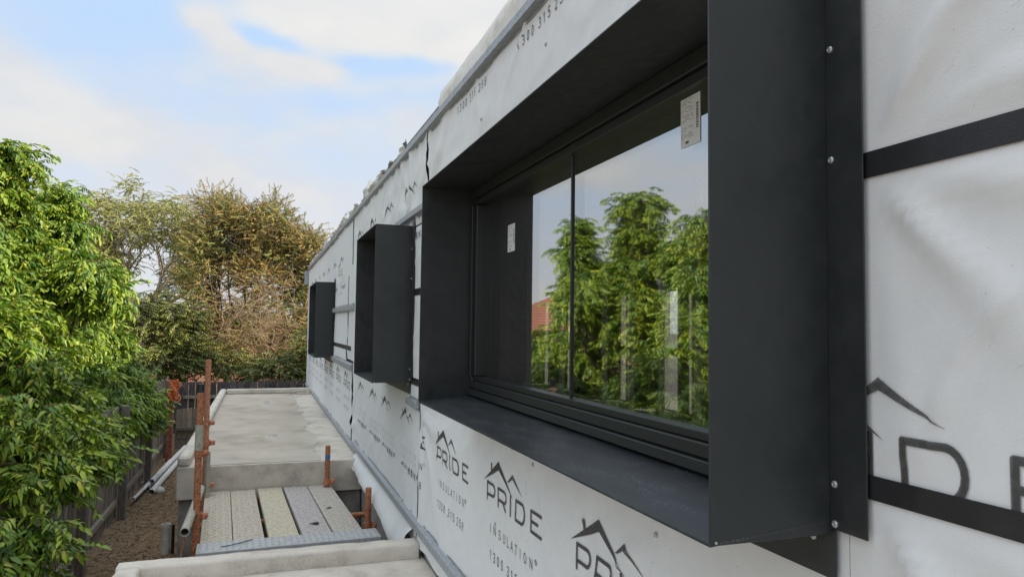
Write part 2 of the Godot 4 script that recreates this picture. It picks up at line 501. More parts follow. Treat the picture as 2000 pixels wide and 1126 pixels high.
func make_print() -> void:
	var ins := [0.047, 0.097, 0.158, 0.215, 0.268, 0.316, 0.368, 0.417, 0.468, 0.532]
	var num := [0.047, 0.096, 0.146, 0.195, 0.272, 0.322, 0.371, 0.44, 0.489, 0.538]
	ink_clear()
	ink_roof()
	var s := 0.0125
	ink_stroke([Vector2(0.007, -0.006), Vector2(0.007, -0.08)], s)
	ink_stroke([Vector2(0.007, -0.006), Vector2(0.075, -0.006)] + arc(0.078, -0.031, 0.026, 0.025, 90, -90) + [Vector2(0.007, -0.056)], s)
	ink_stroke([Vector2(0.149, -0.006), Vector2(0.149, -0.08)], s)
	ink_stroke([Vector2(0.149, -0.006), Vector2(0.222, -0.006)] + arc(0.226, -0.029, 0.026, 0.023, 90, -90) + [Vector2(0.149, -0.052)], s)
	ink_stroke([Vector2(0.205, -0.052), Vector2(0.243, -0.08)], s)
	ink_stroke([Vector2(0.306, -0.006), Vector2(0.306, -0.08)], s)
	ink_stroke([Vector2(0.37, -0.006), Vector2(0.43, -0.006)] + arc(0.437, -0.043, 0.03, 0.037, 85, -85) + [Vector2(0.37, -0.08), Vector2(0.37, -0.006)], s)
	ink_stroke([Vector2(0.637, -0.006), Vector2(0.535, -0.006), Vector2(0.535, -0.08), Vector2(0.637, -0.08)], s)
	ink_stroke([Vector2(0.535, -0.043), Vector2(0.6, -0.043)], s)
	ink_text("INSULATION", ins, -0.212, 0.036, 0.038, 0.0042)
	ink_stroke(arc(0.592, -0.176, 0.008, 0.008, 0, 360), 0.006, 0.8)
	ink_text("1300315258", num, -0.326, 0.038, 0.034, 0.0052)
	M.ink = ink_material(0.9, Color8(58, 58, 56))
	M.ink_faint = ink_material(0.55, Color8(92, 94, 96))
	ink_clear()
	ink_roof()
	ink_text("INSULATION", ins, -0.19, 0.03, 0.034, 0.0045, 0.45)
	ink_text("1300315258", num, -0.24, 0.028, 0.03, 0.0045, 0.4)
	# two lines of script, too small to read in the photograph
	var r2 := RandomNumberGenerator.new(); r2.seed = 4
	for row in [[-0.3, 0.05, 0.6, 0.9], [-0.32, 0.3, 0.55, 0.7]]:
		var x: float = row[1]
		while x < row[2]:
			var wl := r2.randf_range(0.05, 0.1)
			var p := []
			for k in 12: p.append(Vector2(x + wl * k / 12.0, row[0] + (r2.randf_range(0.006, 0.03) if k % 2 == 0 else r2.randf_range(-0.006, 0.004))))
			ink_stroke(p, 0.0055, row[3])
			x += wl + 0.025
	M.ink_script = ink_material(0.85, Color8(64, 66, 68))
	# scuffs and boot-black smears
	ink_clear()
	r2.seed = 19
	for k in 9:
		var c := Vector2(r2.randf_range(0.0, 0.7), r2.randf_range(-0.33, 0.09))
		var p := [c]
		var d := Vector2.from_angle(r2.randf_range(-2.2, -0.9))
		for q in r2.randi_range(2, 7):
			d = d.rotated(r2.randf_range(-0.5, 0.5))
			p.append(p[-1] + d * r2.randf_range(0.004, 0.02))
		ink_stroke(p, r2.randf_range(0.001, 0.005), r2.randf_range(0.1, 0.45))
	for k in 60:
		var c := Vector2(r2.randf_range(0.0, 0.7), r2.randf_range(-0.33, 0.09))
		ink_stroke([c, c + Vector2(0.001, 0.001)], r2.randf_range(0.001, 0.004), r2.randf_range(0.2, 0.7))
	M.scuff = ink_material(0.5, Color8(104, 102, 92))

# ------------------------------------------------------------------ the wrapped wall
# how far the wrap stands off the wall face: slack, drape and the folds that run from the taped corners
func bulge(z: float, y: float) -> float:
	var b := 0.009 + 0.006 * nz.get_noise_2d(z * 1.1, y * 0.9) + 0.002 * nz2.get_noise_2d(z * 2.4, y * 1.4)
	# slack folds: soft ridges that wander diagonally
	var wz := z + 0.25 * nz.get_noise_2d(z * 0.8 + 9.0, y * 0.8)
	var wy := y + 0.25 * nz.get_noise_2d(z * 0.8, y * 0.8 + 5.0)
	var ridge := 1.0 - absf(nz2.get_noise_2d(wz * 0.55 + wy * 0.5, wy * 1.1 - wz * 0.35))
	b += 0.015 * pow(ridge, 16.0) * (0.45 + 0.55 * nz.get_noise_2d(z * 0.7 + 3.0, y * 0.7))
	for c in [[-0.93, 0.26, -1.0, 1.0, 0.34], [-0.93, 0.30, 1.0, 1.0, 0.22], [-0.93, -0.275, -1.0, 1.0, 0.3], [-0.95, -0.43, 1.0, -1.0, 0.4], [-4.44, -0.55, -1.0, 1.0, 0.5], [-4.4, 0.72, 1.0, 1.0, 0.5], [-8.1, -1.1, 1.0, 1.0, 0.5], [-4.9, 0.8, 1.0, -1.0, 0.4]]:
		var dz: float = (z - c[0]) * c[3]
		var dy: float = (y - c[1]) * c[2]
		if dz > -0.02 and dy > -0.02:
			var r := sqrt(dz * dz + dy * dy) + 0.001
			if r < c[4] * 3.0:
				var th := atan2(dy, dz)
				b += 0.028 * smooth(0.0, 0.06, r) * exp(-r / c[4]) * maxf(0.0, sin(th * 9.0 + 1.2 * nz.get_noise_2d(z * 2.0, y * 2.0) + 0.6))
	if y > 0.68:      # long shallow drags over the hoods
		b += 0.006 * maxf(0.0, nz2.get_noise_2d(z * 0.7 + y * 0.9, y * 3.2 - z * 0.4)) * smooth(0.68, 0.8, y)
	if y > 0.66 and z < -4.2 and z > -7.5: b += 0.014 * maxf(0.0, nz.get_noise_2d(z * 3.4, y * 3.0) + 0.15)
	if y < -1.0 and z < -4.5: b += 0.010 * maxf(0.0, nz.get_noise_2d(z * 2.4, y * 1.8) + 0.1)
	# drawn tight under the flanges of the nearest hood and at the tapes
	var tight := 1.0
	if y > -0.5 and y < 0.75: tight = minf(tight, smooth(0.0, 0.10, absf(z + 0.975) - 0.05))
	if z < -0.9 and z > -3.4: tight = minf(tight, smooth(0.0, 0.10, absf(y + 0.39) - 0.05))
	if z > -1.0: tight = minf(tight, smooth(0.0, 0.06, minf(absf(y - 0.281), absf(y + 0.256)) - 0.028))
	return lerpf(minf(b, 0.008), b, tight)

func on_wall(z: float, y: float, proud := 0.0) -> Vector3:
	return Vector3(W - bulge(z, y) - proud, y, z)

# a grid patch on the wall; left and right edges (far and near) may be uneven
func wall_patch(st: SurfaceTool, z0: float, z1: float, y0: float, y1: float, step: float, proud: float, rag_far := 0.0, rag_near := 0.0, uv := false, rag_low := 0.0, whole := Rect2()) -> void:
	var nzs := maxi(1, int(ceil((z1 - z0) / step)))
	var nys := maxi(1, int(ceil((y1 - y0) / step)))
	var p := []
	for j in nys + 1:
		var row := []
		var y := lerpf(y0, y1, float(j) / nys)
		var a := z0 + rag_far * nz.get_noise_2d(y * 2.6, 31.0 + z0)
		var b := z1 + rag_near * nz.get_noise_2d(y * 2.6, 57.0 + z1)
		for i in nzs + 1:
			var z := lerpf(a, b, float(i) / nzs)
			var yy := y
			if j == 0 and rag_low > 0.0: yy += rag_low * nz.get_noise_2d(z * 2.2, 12.0)
			row.append(on_wall(z, yy, proud))
		p.append(row)
	st.set_smooth_group(1)
	for j in nys:
		for i in nzs:
			var q := [p[j][i], p[j][i + 1], p[j + 1][i + 1], p[j + 1][i]]
			for k in [0, 2, 1, 0, 3, 2]:
				var v: Vector3 = q[k]
				if uv: st.set_uv(Vector2((v.z - whole.position.x) / whole.size.x, 1.0 - (v.y - whole.position.y) / whole.size.y))
				st.add_vertex(v)

func sheet(house: Node3D, z0: float, z1: float, y0: float, y1: float, step: float, rag_far := 0.0, rag_near := 0.0, rag_low := 0.0) -> MeshInstance3D:
	var st := new_st()
	wall_patch(st, z0, z1, y0, y1, step, 0.0, rag_far, rag_near, false, rag_low)
	return part(house, "wrap_sheet", st, M.wrap)

func logo(on: MeshInstance3D, z: float, y: float, ink_mat: Material, scale := 1.0, step := 0.013, low := -9.0, high := 9.0, far := -99.0) -> void:
	# the print block: from 0.07 before the P to 0.762 after it, from 0.12 above the cap line to 0.36 below it; cut where a batten, tape or seam cuts the sheet
	var z0 := z - 0.07 * scale
	var z1 := z + 0.762 * scale
	var y0 := y - 0.36 * scale
	var y1 := y + 0.12 * scale
	var st := new_st()
	wall_patch(st, maxf(z0, far), z1, maxf(y0, low), minf(y1, high), step, 0.0026, 0.0, 0.0, true, 0.0, Rect2(z0, y0, z1 - z0, y1 - y0))
	part(on, "printed_logo", st, ink_mat)

func scuff(on: MeshInstance3D, z: float, y: float, scale: float, low := -9.0) -> void:
	var st := new_st()
	var r := Rect2(z, y, 0.832 * scale, 0.48 * scale)
	wall_patch(st, z, r.end.x, maxf(y, low), r.end.y, 0.014, 0.003, 0.0, 0.0, true, 0.0, r)
	part(on, "scuff_marks", st, M.scuff)

func hat_batten(house: Node3D, z0: float, z1: float, y: float, h := 0.06, deep := 0.03) -> void:
	# top-hat section running along the wall
	var st := new_st()
	var x := W - 0.013
	var lip := 0.012
	var pr := [Vector2(x, y - h * 0.5 - lip), Vector2(x, y - h * 0.5), Vector2(x - deep, y - h * 0.36), Vector2(x - deep, y + h * 0.36), Vector2(x, y + h * 0.5), Vector2(x, y + h * 0.5 + lip)]
	for i in pr.size() - 1:
		var a := Vector3(pr[i].x, pr[i].y, z0)
		var b := Vector3(pr[i + 1].x, pr[i + 1].y, z0)
		var out := Vector3(-1, 0.0, 0)
		if i == 1: out = Vector3(-0.4, -1, 0)
		if i == 3: out = Vector3(-0.4, 1, 0)
		var d := Vector3(0, 0, z1 - z0)
		quad_out(st, a, b, b + d, a + d, out)
		# sheet thickness
		var k := Vector3(0.0015, 0, 0)
		quad_out(st, a + k, b + k, b + d + k, a + d + k, -out)
	for e in [[z0, -1.0], [z1, 1.0]]:
		var f := []
		for q in pr: f.append(Vector3(q.x, q.y, e[0]))
		quad_out(st, f[1], f[2], f[3], f[4], Vector3(0, 0, e[1]))
	part(house, "batten", st, M.galv, true)

func tape(house: Node3D, z0: float, z1: float, y: float, h: float) -> void:
	var st := new_st()
	wall_patch(st, z0, z1, y - h * 0.5, y + h * 0.5, 0.012, 0.0036, 0.008, 0.008)
	part(house, "tape", st, M.tape)

func screw_mesh() -> ArrayMesh:
	# domed pan head with a recess, axis along -x
	var st := new_st()
	var pr := [Vector2(0.0, 0.0065), Vector2(0.002, 0.0064), Vector2(0.0035, 0.0052), Vector2(0.0042, 0.0026), Vector2(0.003, 0.0018), Vector2(0.003, 0.0)]
	var n := 10
	for i in pr.size() - 1:
		for k in n:
			var t0 := TAU * k / n
			var t1 := TAU * (k + 1) / n
			var a := Vector3(-pr[i].x, cos(t0) * pr[i].y, sin(t0) * pr[i].y)
			var b := Vector3(-pr[i].x, cos(t1) * pr[i].y, sin(t1) * pr[i].y)
			var c := Vector3(-pr[i + 1].x, cos(t1) * pr[i + 1].y, sin(t1) * pr[i + 1].y)
			var d := Vector3(-pr[i + 1].x, cos(t0) * pr[i + 1].y, sin(t0) * pr[i + 1].y)
			quad_out(st, a, b, c, d, Vector3(-1, 0, 0) + (a + b) * 40.0)
	st.generate_normals()
	return st.commit()

func hood(house: Node3D, z0: float, z1: float, y0: float, y1: float, label: String) -> void:
	# a folded sheet box that stands 0.267 m off the wall, open to the front
	var h := Node3D.new()
	h.name = "window_hood"
	house.add_child(h, true)
	h.position = Vector3(W, y0, (z0 + z1) * 0.5) + UPV - world_of(house)
	h.set_meta("label", label)
	var xf := 0.703
	var xb := W + 0.06
	var t := 0.005
	var st := new_st()
	bx(st, Vector3(xf, y1 - t, z0 - 0.0006), Vector3(xb + 0.001, y1, z1 + 0.0006), 0.0012)
	part(h, "top_panel", st, M.charcoal)
	st = new_st()
	# the bottom falls a little to the front
	var a := [Vector3(xf, y0, z0 - 0.0006), Vector3(xb, y0 + 0.03, z0 - 0.0006), Vector3(xb, y0 + 0.03, z1 + 0.0006), Vector3(xf, y0, z1 + 0.0006)]
	var up := Vector3(0, t, 0)
	quad_out(st, a[0], a[1], a[2], a[3], Vector3.DOWN)
	quad_out(st, a[0] + up, a[1] + up, a[2] + up, a[3] + up, Vector3.UP)
	quad_out(st, a[0], a[3], a[3] + up, a[0] + up, Vector3.LEFT)
	quad_out(st, a[0], a[1], a[1] + up, a[0] + up, Vector3.FORWARD)
	quad_out(st, a[3], a[2], a[2] + up, a[3] + up, Vector3.BACK)
	part(h, "bottom_panel", st, M.charcoal_dusty)
	for s in [[z0, z0 + t], [z1 - t, z1]]:
		st = new_st()
		bx(st, Vector3(xf + 0.0006, y0 + 0.001, s[0]), Vector3(xb, y1 - t + 0.0004, s[1]), 0.0012)
		part(h, "side_panel", st, M.charcoal)
	# fixing flanges folded out along the wall
	var fx := W - 0.017
	for s in [[z1 + 0.0005, z1 + 0.082], [z0 - 0.06, z0 - 0.0005]]:
		st = new_st()
		bx(st, Vector3(fx - 0.003, y0 + 0.012, s[0]), Vector3(fx, y1 + 0.05, s[1]), 0.0008)
		part(h, "flange", st, M.charcoal)
	st = new_st()
	bx(st, Vector3(fx - 0.0025, y0 - 0.075, z0 + 0.01), Vector3(fx + 0.001, y0 + 0.01, z1 + 0.012), 0.0008)
	part(h, "flange", st, M.charcoal)
	var sm := screw_mesh()
	var ys := [y1 - 0.16, y1 - 0.36, y0 + 0.09, y0 + 0.022, y0 + 0.48]
	for i in ys.size():
		if i == 4: continue
		add_mesh(h, "screw", sm, M.screw, Vector3(fx - 0.003, ys[i], z1 + 0.012))
	var z := z1 - 0.04
	while z > z0:
		add_mesh(h, "screw", sm, M.screw, Vector3(fx - 0.0025, y0 - 0.012, z))
		z -= 0.45
	# one fixing on the front lower corner
	add_mesh(h, "screw", sm, M.screw, Vector3(xf + 0.012, y0 + 0.006, z1), Basis(Vector3.UP, PI * 0.5).scaled(Vector3.ONE * 0.4))

func sticker_texture(seed_: int) -> ImageTexture:
	var r := RandomNumberGenerator.new(); r.seed = seed_
	var im := Image.create(96, 160, false, Image.FORMAT_RGB8)
	im.fill(Color8(214, 219, 214))
	for row in 26:
		if row in [4, 9, 15, 16, 17, 21]: continue
		var x := 5
		while x < 62:
			var l := r.randi_range(3, 10)
			if r.randf() < 0.7: im.fill_rect(Rect2i(x, 5 + row * 5, mini(l, 64 - x), 2), Color8(128, 132, 128))
			x += l + 3
	var y := 30
	while y < 110:
		var l := r.randi_range(1, 4)
		im.fill_rect(Rect2i(76, y, 12, l), Color8(40, 42, 44))
		y += l + r.randi_range(1, 3)
	im.fill_rect(Rect2i(24, 142, 16, 8), Color8(70, 72, 74))
	return ImageTexture.create_from_image(im)

func sticker(win: Node3D, x: float, z0: float, z1: float, y0: float, y1: float, seed_: int) -> void:
	var st := new_st()
	var q := [Vector3(x, y0, z0), Vector3(x, y0, z1), Vector3(x, y1, z1), Vector3(x, y1, z0)]
	var t := [Vector2(0, 1), Vector2(1, 1), Vector2(1, 0), Vector2(0, 0)]
	for k in [0, 2, 1, 0, 3, 2]:
		st.set_uv(t[k]); st.add_vertex(q[k])
	var m := StandardMaterial3D.new()
	m.albedo_texture = sticker_texture(seed_)
	m.roughness = 0.6
	part(win, "sticker", st, m)

func window(house: Node3D, z0: float, z1: float, y0: float, y1: float, near := false) -> void:
	var w := Node3D.new()
	w.name = "sliding_window"
	house.add_child(w, true)
	w.position = Vector3(W, y0, (z0 + z1) * 0.5) + UPV - world_of(house)
	var x0 := 0.945
	var x1 := 1.035
	var zm := z0 + (z1 - z0) * 0.485
	var st := new_st()
	var e := 0.008
	# sill: three stepped rails
	bx(st, Vector3(x0 - 0.012, y0 + 0.036, z0 + e), Vector3(x1, y0 + 0.064, z1 - e), 0.002)
	bx(st, Vector3(x0 + 0.002, y0 + 0.066, z0 + e), Vector3(x1, y0 + 0.100, z1 - e), 0.003)
	bx(st, Vector3(x0 + 0.016, y0 + 0.1015, z0 + e), Vector3(x1, y0 + 0.122, z1 - e), 0.002)
	part(w, "sill_rail", st, M.frame)
	st = new_st()
	bx(st, Vector3(x0, y1 - 0.05, z0 + e), Vector3(x1, y1 - 0.006, z1 - e), 0.002)
	bx(st, Vector3(x0 + 0.014, y1 - 0.08, z0 + e), Vector3(x1, y1 - 0.0515, z1 - e), 0.002)
	part(w, "head_rail", st, M.frame)
	for s in [1.0, -1.0]:
		st = new_st()
		var zz := z0 + e if s > 0 else z1 - e
		bx(st, Vector3(x0 - 0.002, y0 + 0.123, minf(zz, zz + s * 0.028)), Vector3(x1, y1 - 0.081, maxf(zz, zz + s * 0.028)), 0.002)
		bx(st, Vector3(x0 + 0.012, y0 + 0.123, minf(zz + s * 0.0295, zz + s * 0.06)), Vector3(x1, y1 - 0.081, maxf(zz + s * 0.0295, zz + s * 0.06)), 0.003)
		part(w, "jamb", st, M.frame)
	# sash stile where the two panes meet
	st = new_st()
	bx(st, Vector3(x0 + 0.034, y0 + 0.123, zm - 0.005), Vector3(x0 + 0.055, y1 - 0.081, zm + 0.005), 0.001)
	part(w, "sash_stile", st, M.frame)
	for pn in [[z0 + e + 0.061, zm - 0.0055, 0.0], [zm + 0.0055, z1 - e - 0.061, 0.0]]:
		for layer in [[0.985, M.glass], [1.003, M.glass_inner]]:
			st = new_st()
			quad_out(st, Vector3(layer[0], y0 + 0.1225, pn[0]), Vector3(layer[0], y0 + 0.1225, pn[1]), Vector3(layer[0], y1 - 0.0805, pn[1]), Vector3(layer[0], y1 - 0.0805, pn[0]), Vector3.LEFT)
			part(w, "pane", st, layer[1])
	if near:
		sticker(w, 0.9835, -1.543, -1.458, 0.452, 0.575, 3)
		sticker(w, 0.9835, -2.882, -2.792, 0.318, 0.434, 8)

func build_house() -> void:
	var house := thing("wrapped_house", "house under construction in white printed wrap with charcoal window hoods", "house", Vector3(W, -2.7, -5.0))
	# openings: far z, near z, bottom, top
	var open := [[-3.33, -1.017, -0.355, 0.664], [-5.8, -4.8, -0.38, 0.68], [-11.72, -10.3, -0.455, 0.6]]
	# structural panels behind the wrap, with the three openings left free
	var zs := [-16.34, -11.72, -10.3, -5.8, -4.8, -3.33, -1.017, 7.0]
	for i in zs.size() - 1:
		var o = null
		for q in open:
			if is_equal_approx(q[0], zs[i]): o = q
		var st := new_st()
		if o == null: bx(st, Vector3(1.002, -1.32, zs[i]), Vector3(1.1, 1.28, zs[i + 1]))
		else:
			bx(st, Vector3(1.036, -1.32, zs[i] + 0.001), Vector3(1.1, o[2], zs[i + 1] - 0.001))
			part(house, "wall_panel", st, M.dark)
			st = new_st()
			bx(st, Vector3(1.036, o[3], zs[i] + 0.001), Vector3(1.1, 1.28, zs[i + 1] - 0.001))
		part(house, "wall_panel", st, M.dark)
	# foundation, floor, roof, back and end walls close the rooms
	var st := new_st()
	bx(st, Vector3(0.99, -2.75, -16.3), Vector3(1.2, -1.325, 7.0), 0.004)
	part(house, "foundation", st, M.concrete_face)
	st = new_st()
	bx(st, Vector3(1.21, -1.45, -16.3), Vector3(7.2, -1.3, 7.0))
	part(house, "floor", st, M.concrete_old)
	st = new_st()
	bx(st, Vector3(1.06, 1.345, -16.3), Vector3(7.2, 1.45, 7.0))
	part(house, "roof_deck", st, M.inside)
	st = new_st()
	bx(st, Vector3(1.101, -2.7, -16.34), Vector3(7.2, 1.345, -16.28))
	part(house, "end_wall", st, M.wrap_old)
	st = new_st()
	bx(st, Vector3(1.101, -2.7, 6.9), Vector3(7.2, 1.345, 7.0))
	part(house, "end_wall", st, M.wrap_old)
	# back wall: tall narrow slots, plus two wide unseen openings added to light the room
	var slots := [-15.4, -14.1, -12.5, -11.7, -10.2, -9.5, -6.8, -3.4]
	var widths := [0.18, 0.34, 0.1, 0.24, 0.38, 0.09, 2.4, 2.2]
	var from := -16.28
	for i in slots.size():
		st = new_st()
		bx(st, Vector3(6.2, -1.3, from), Vector3(6.3, 1.345, slots[i]))
		part(house, "back_panel", st, M.inside)
		for q in [[-1.3, -1.28], [-0.42, -0.3], [0.62, 1.345]]:
			st = new_st()
			bx(st, Vector3(6.2, q[0], slots[i] + 0.001), Vector3(6.3, q[1], slots[i] + widths[i] - 0.001))
			part(house, "nogging", st, M.inside)
		from = slots[i] + widths[i]
	st = new_st()
	bx(st, Vector3(6.2, -1.3, from), Vector3(6.3, 1.345, 6.9))
	part(house, "back_panel", st, M.inside)
	var stud := box_mesh(Vector3(0.075, 2.64, 0.038), 0.003)
	for z in [-9.6, -8.4, -7.2, -6.6, -6.0, -5.4, -4.8, -4.2, -3.6, -3.0]:
		add_mesh(house, "stud", stud, M.galv, Vector3(3.6, 0.02, z))
	# ---- wrap sheets and their print
	var s := sheet(house, -0.985, 2.2, -1.34, 1.24, 0.02)
	var s0 := s
	logo(s, -1.262, -0.163, M.ink, 1.06, 0.013, -0.27, 9.0, -0.985)
	logo(s, -0.26, -0.163, M.ink, 1.06, 0.013, -0.27)
	sheet(house, 2.2, 7.0, -1.34, 1.24, 0.2)
	s = sheet(house, -4.478, -0.986, -1.36, -0.33, 0.03, 0.012, 0.0, 0.03)
	var s1 := s
	for z in [-1.155, -2.098, -3.043, -3.99]: logo(s, z, -0.668, M.ink)
	logo(s, -4.935, -0.668, M.ink, 1.0, 0.013, -9.0, 9.0, -4.45)
	# the last print is cut by the seam
	st = new_st()
	s = sheet(house, -4.33, -0.986, 0.655, 1.24, 0.03, 0.02)
	for z in [-0.86, -1.805, -2.752, -3.71]: logo(s, z, 1.457, M.ink, 1.0, 0.013, -9.0, 1.2)
	s = sheet(house, -4.86, -3.32, -0.34, 0.66, 0.03, 0.0)
	s = sheet(house, -7.955, -4.505, -1.36, -0.37, 0.035, 0.05, 0.012, 0.02)
	for z in [-7.5, -6.68, -5.97, -5.12]: logo(s, z, -0.665, M.ink_script, 1.0, 0.04)
	s = sheet(house, -8.2, -4.36, 0.67, 1.24, 0.035, 0.03, 0.03)
	for z in [-5.1, -6.0, -6.9, -7.8]: logo(s, z, 0.9, M.ink_script, 1.0, 0.04)
	s = sheet(house, -8.55, -5.79, -0.39, 0.69, 0.05, 0.06)
	s = sheet(house, -10.36, -8.62, -0.47, 0.9, 0.05, 0.0, 0.05)
	logo(s, -9.9, 0.72, M.ink_faint, 1.0, 0.05)
	s = sheet(house, -16.34, -8.05, -1.36, -0.44, 0.08, 0.0, 0.05)
	for k in 8: logo(s, -8.85 - k * 0.945, -0.64, M.ink, 1.0, 0.06)
	s = sheet(house, -16.34, -8.28, 0.58, 1.24, 0.08, 0.0, 0.03)
	for k in 7: logo(s, -9.6 - k * 0.945, 0.78, M.ink_script, 1.0, 0.06)
	sheet(house, -16.34, -11.71, -0.45, 0.6, 0.1)
	# black tape over the joints
	scuff(s0, -0.88, 0.31, 0.5)
	scuff(s0, -0.8, -0.14, 0.6)
	scuff(s0, -0.9, -0.75, 0.8)
	scuff(s1, -1.75, -0.9, 0.95)
	scuff(s1, -3.2, -0.95, 0.9)
	tape(house, -0.99, 2.2, 0.281, 0.044)
	tape(house, -0.99, 2.2, -0.256, 0.040)
	tape(house, -4.84, -3.32, 0.224, 0.045)
	tape(house, -4.84, -3.32, -0.365, 0.04)
	tape(house, -10.34, -8.2, -0.26, 0.05)
	# metal battens
	hat_batten(house, -9.9, 7.0, 1.236, 0.05)
	hat_batten(house, -16.3, -9.96, 1.215, 0.05)
	hat_batten(house, -7.7, 3.0, -1.236, 0.062)
	hat_batten(house, -16.3, -7.45, -1.285, 0.06, 0.024)
	hat_batten(house, -10.3, -7.98, 0.2, 0.07)
	hat_batten(house, -10.3, -7.98, -0.46, 0.07)
	hat_batten(house, -5.35, -4.3, 0.752, 0.05)
	hat_batten(house, -4.8, -4.5, -0.5, 0.05)
	# blue steel top plate and short framing pieces that show through the torn edge
	st = new_st()
	bx(st, Vector3(0.985, 1.285, -16.3), Vector3(1.055, 1.335, 7.0), 0.004)
	part(house, "top_plate", st, M.blue_steel)
	for z in [-4.35, -4.95, -5.55, -6.15, -6.75, -7.35]:
		st = new_st()
		bx(st, Vector3(0.978, 1.24, z), Vector3(0.9845, 1.33, z + 0.045), 0.001)
		part(house, "stud_end", st, M.blue_steel)
	st = new_st()
	bx(st, Vector3(0.87, 0.88, -16.42), Vector3(0.975, 1.18, -16.35), 0.004)
	part(house, "gutter_end", st, M.galv)
	# turned-over top of the wrap: ragged, in three lengths
	for r in [[-5.75, -5.2, 0.02, 0.05, 0.03], [-7.2, -6.1, 0.06, 0.1, 0.03], [-4.1, 7.0, 0.135, 0.012, 0.06], [-9.6, -5.15, 0.05, 0.16, 0.04], [-16.34, -9.4, 0.04, 0.10, 0.06]]:
		st = new_st()
		st.set_smooth_group(1)
		var n := int((r[1] - r[0]) / r[4])
		var prev := []
		for i in n + 1:
			var z: float = lerpf(r[0], r[1], float(i) / n)
			var top: float = 1.275 + r[2] + r[3] * (nz.get_noise_2d(z * 0.9, 8.0 + r[0]) + 0.5 * nz2.get_noise_2d(z * 1.3, 3.0))
			if r[2] > 0.1: top += 0.012 * clampf(z + 4.1, 0.0, 3.0)
			var row := []
			for k in 6:
				var t := k / 5.0
				var yy := lerpf(1.262, top, t)
				var xx: float = W - (0.02 if r[4] < 0.035 else 0.012) - (0.02 if r[2] > 0.1 else 0.045) * sin(t * 2.6) * (0.5 + (0.6 if r[2] > 0.1 else 1.3) * nz2.get_noise_2d(z * (0.8 if r[2] > 0.1 else 2.0), t * 1.4)) + 0.03 * t * t
				row.append(Vector3(xx, yy, z))
			if i > 0:
				for k in 5:
					quad_out(st, prev[k], prev[k + 1], row[k + 1], row[k], Vector3(-1, 0.2, 0))
			prev = row
		part(house, "wrap_flap", st, M.wrap_old)
	# loose skirt of the wrap hanging into the gap between the slabs
	st = new_st()
	st.set_smooth_group(1)
	var prev2 := []
	for i in 53:
		var t := i / 52.0
		var z := lerpf(-7.45, -4.56, t)
		var low := -1.40 - 0.10 * t - 0.02 * sin(t * 9.0) * t + 0.006 * nz.get_noise_2d(z * 3.0, 2.0)
		if t > 0.93: low += (t - 0.93) * 2.4
		var row := []
		for k in 7:
			var u := k / 6.0
			row.append(Vector3(W - 0.02 - 0.075 * smooth(0.0, 1.0, u) * (0.7 + 0.6 * absf(nz.get_noise_2d(z * 0.9, u * 0.4))) - 0.012 * sin(u * 3.0), lerpf(-1.272, low, u), z))
		if i > 0:
			for k in 6: quad_out(st, prev2[k], prev2[k + 1], row[k + 1], row[k], Vector3(-1, 0, 0))
		prev2 = row
	part(house, "wrap_flap", st, M.wrap)
	# fixing washers pressed into the wrap
	var wm := screw_mesh()
	for p in [[-2.72, -0.48], [-2.5, -0.505], [-2.93, -0.832], [-1.62, -0.52], [-1.35, -0.62], [-0.62, 0.21], [-3.2, 0.98], [-2.4, 1.04]]:
		add_mesh(house, "screw", wm, M.screw, on_wall(p[1] * 0 + p[0], p[1], 0.001), Basis().scaled(Vector3.ONE * 1.2))
	# windows and their hoods
	var names := ["big charcoal metal hood round the nearest window", "middle charcoal metal hood of the row", "farthest charcoal metal hood, near the end of the wall"]
	for i in 3:
		window(house, open[i][0], open[i][1], open[i][2], open[i][3], i == 0)
		hood(house, open[i][0], open[i][1], open[i][2], open[i][3], names[i])

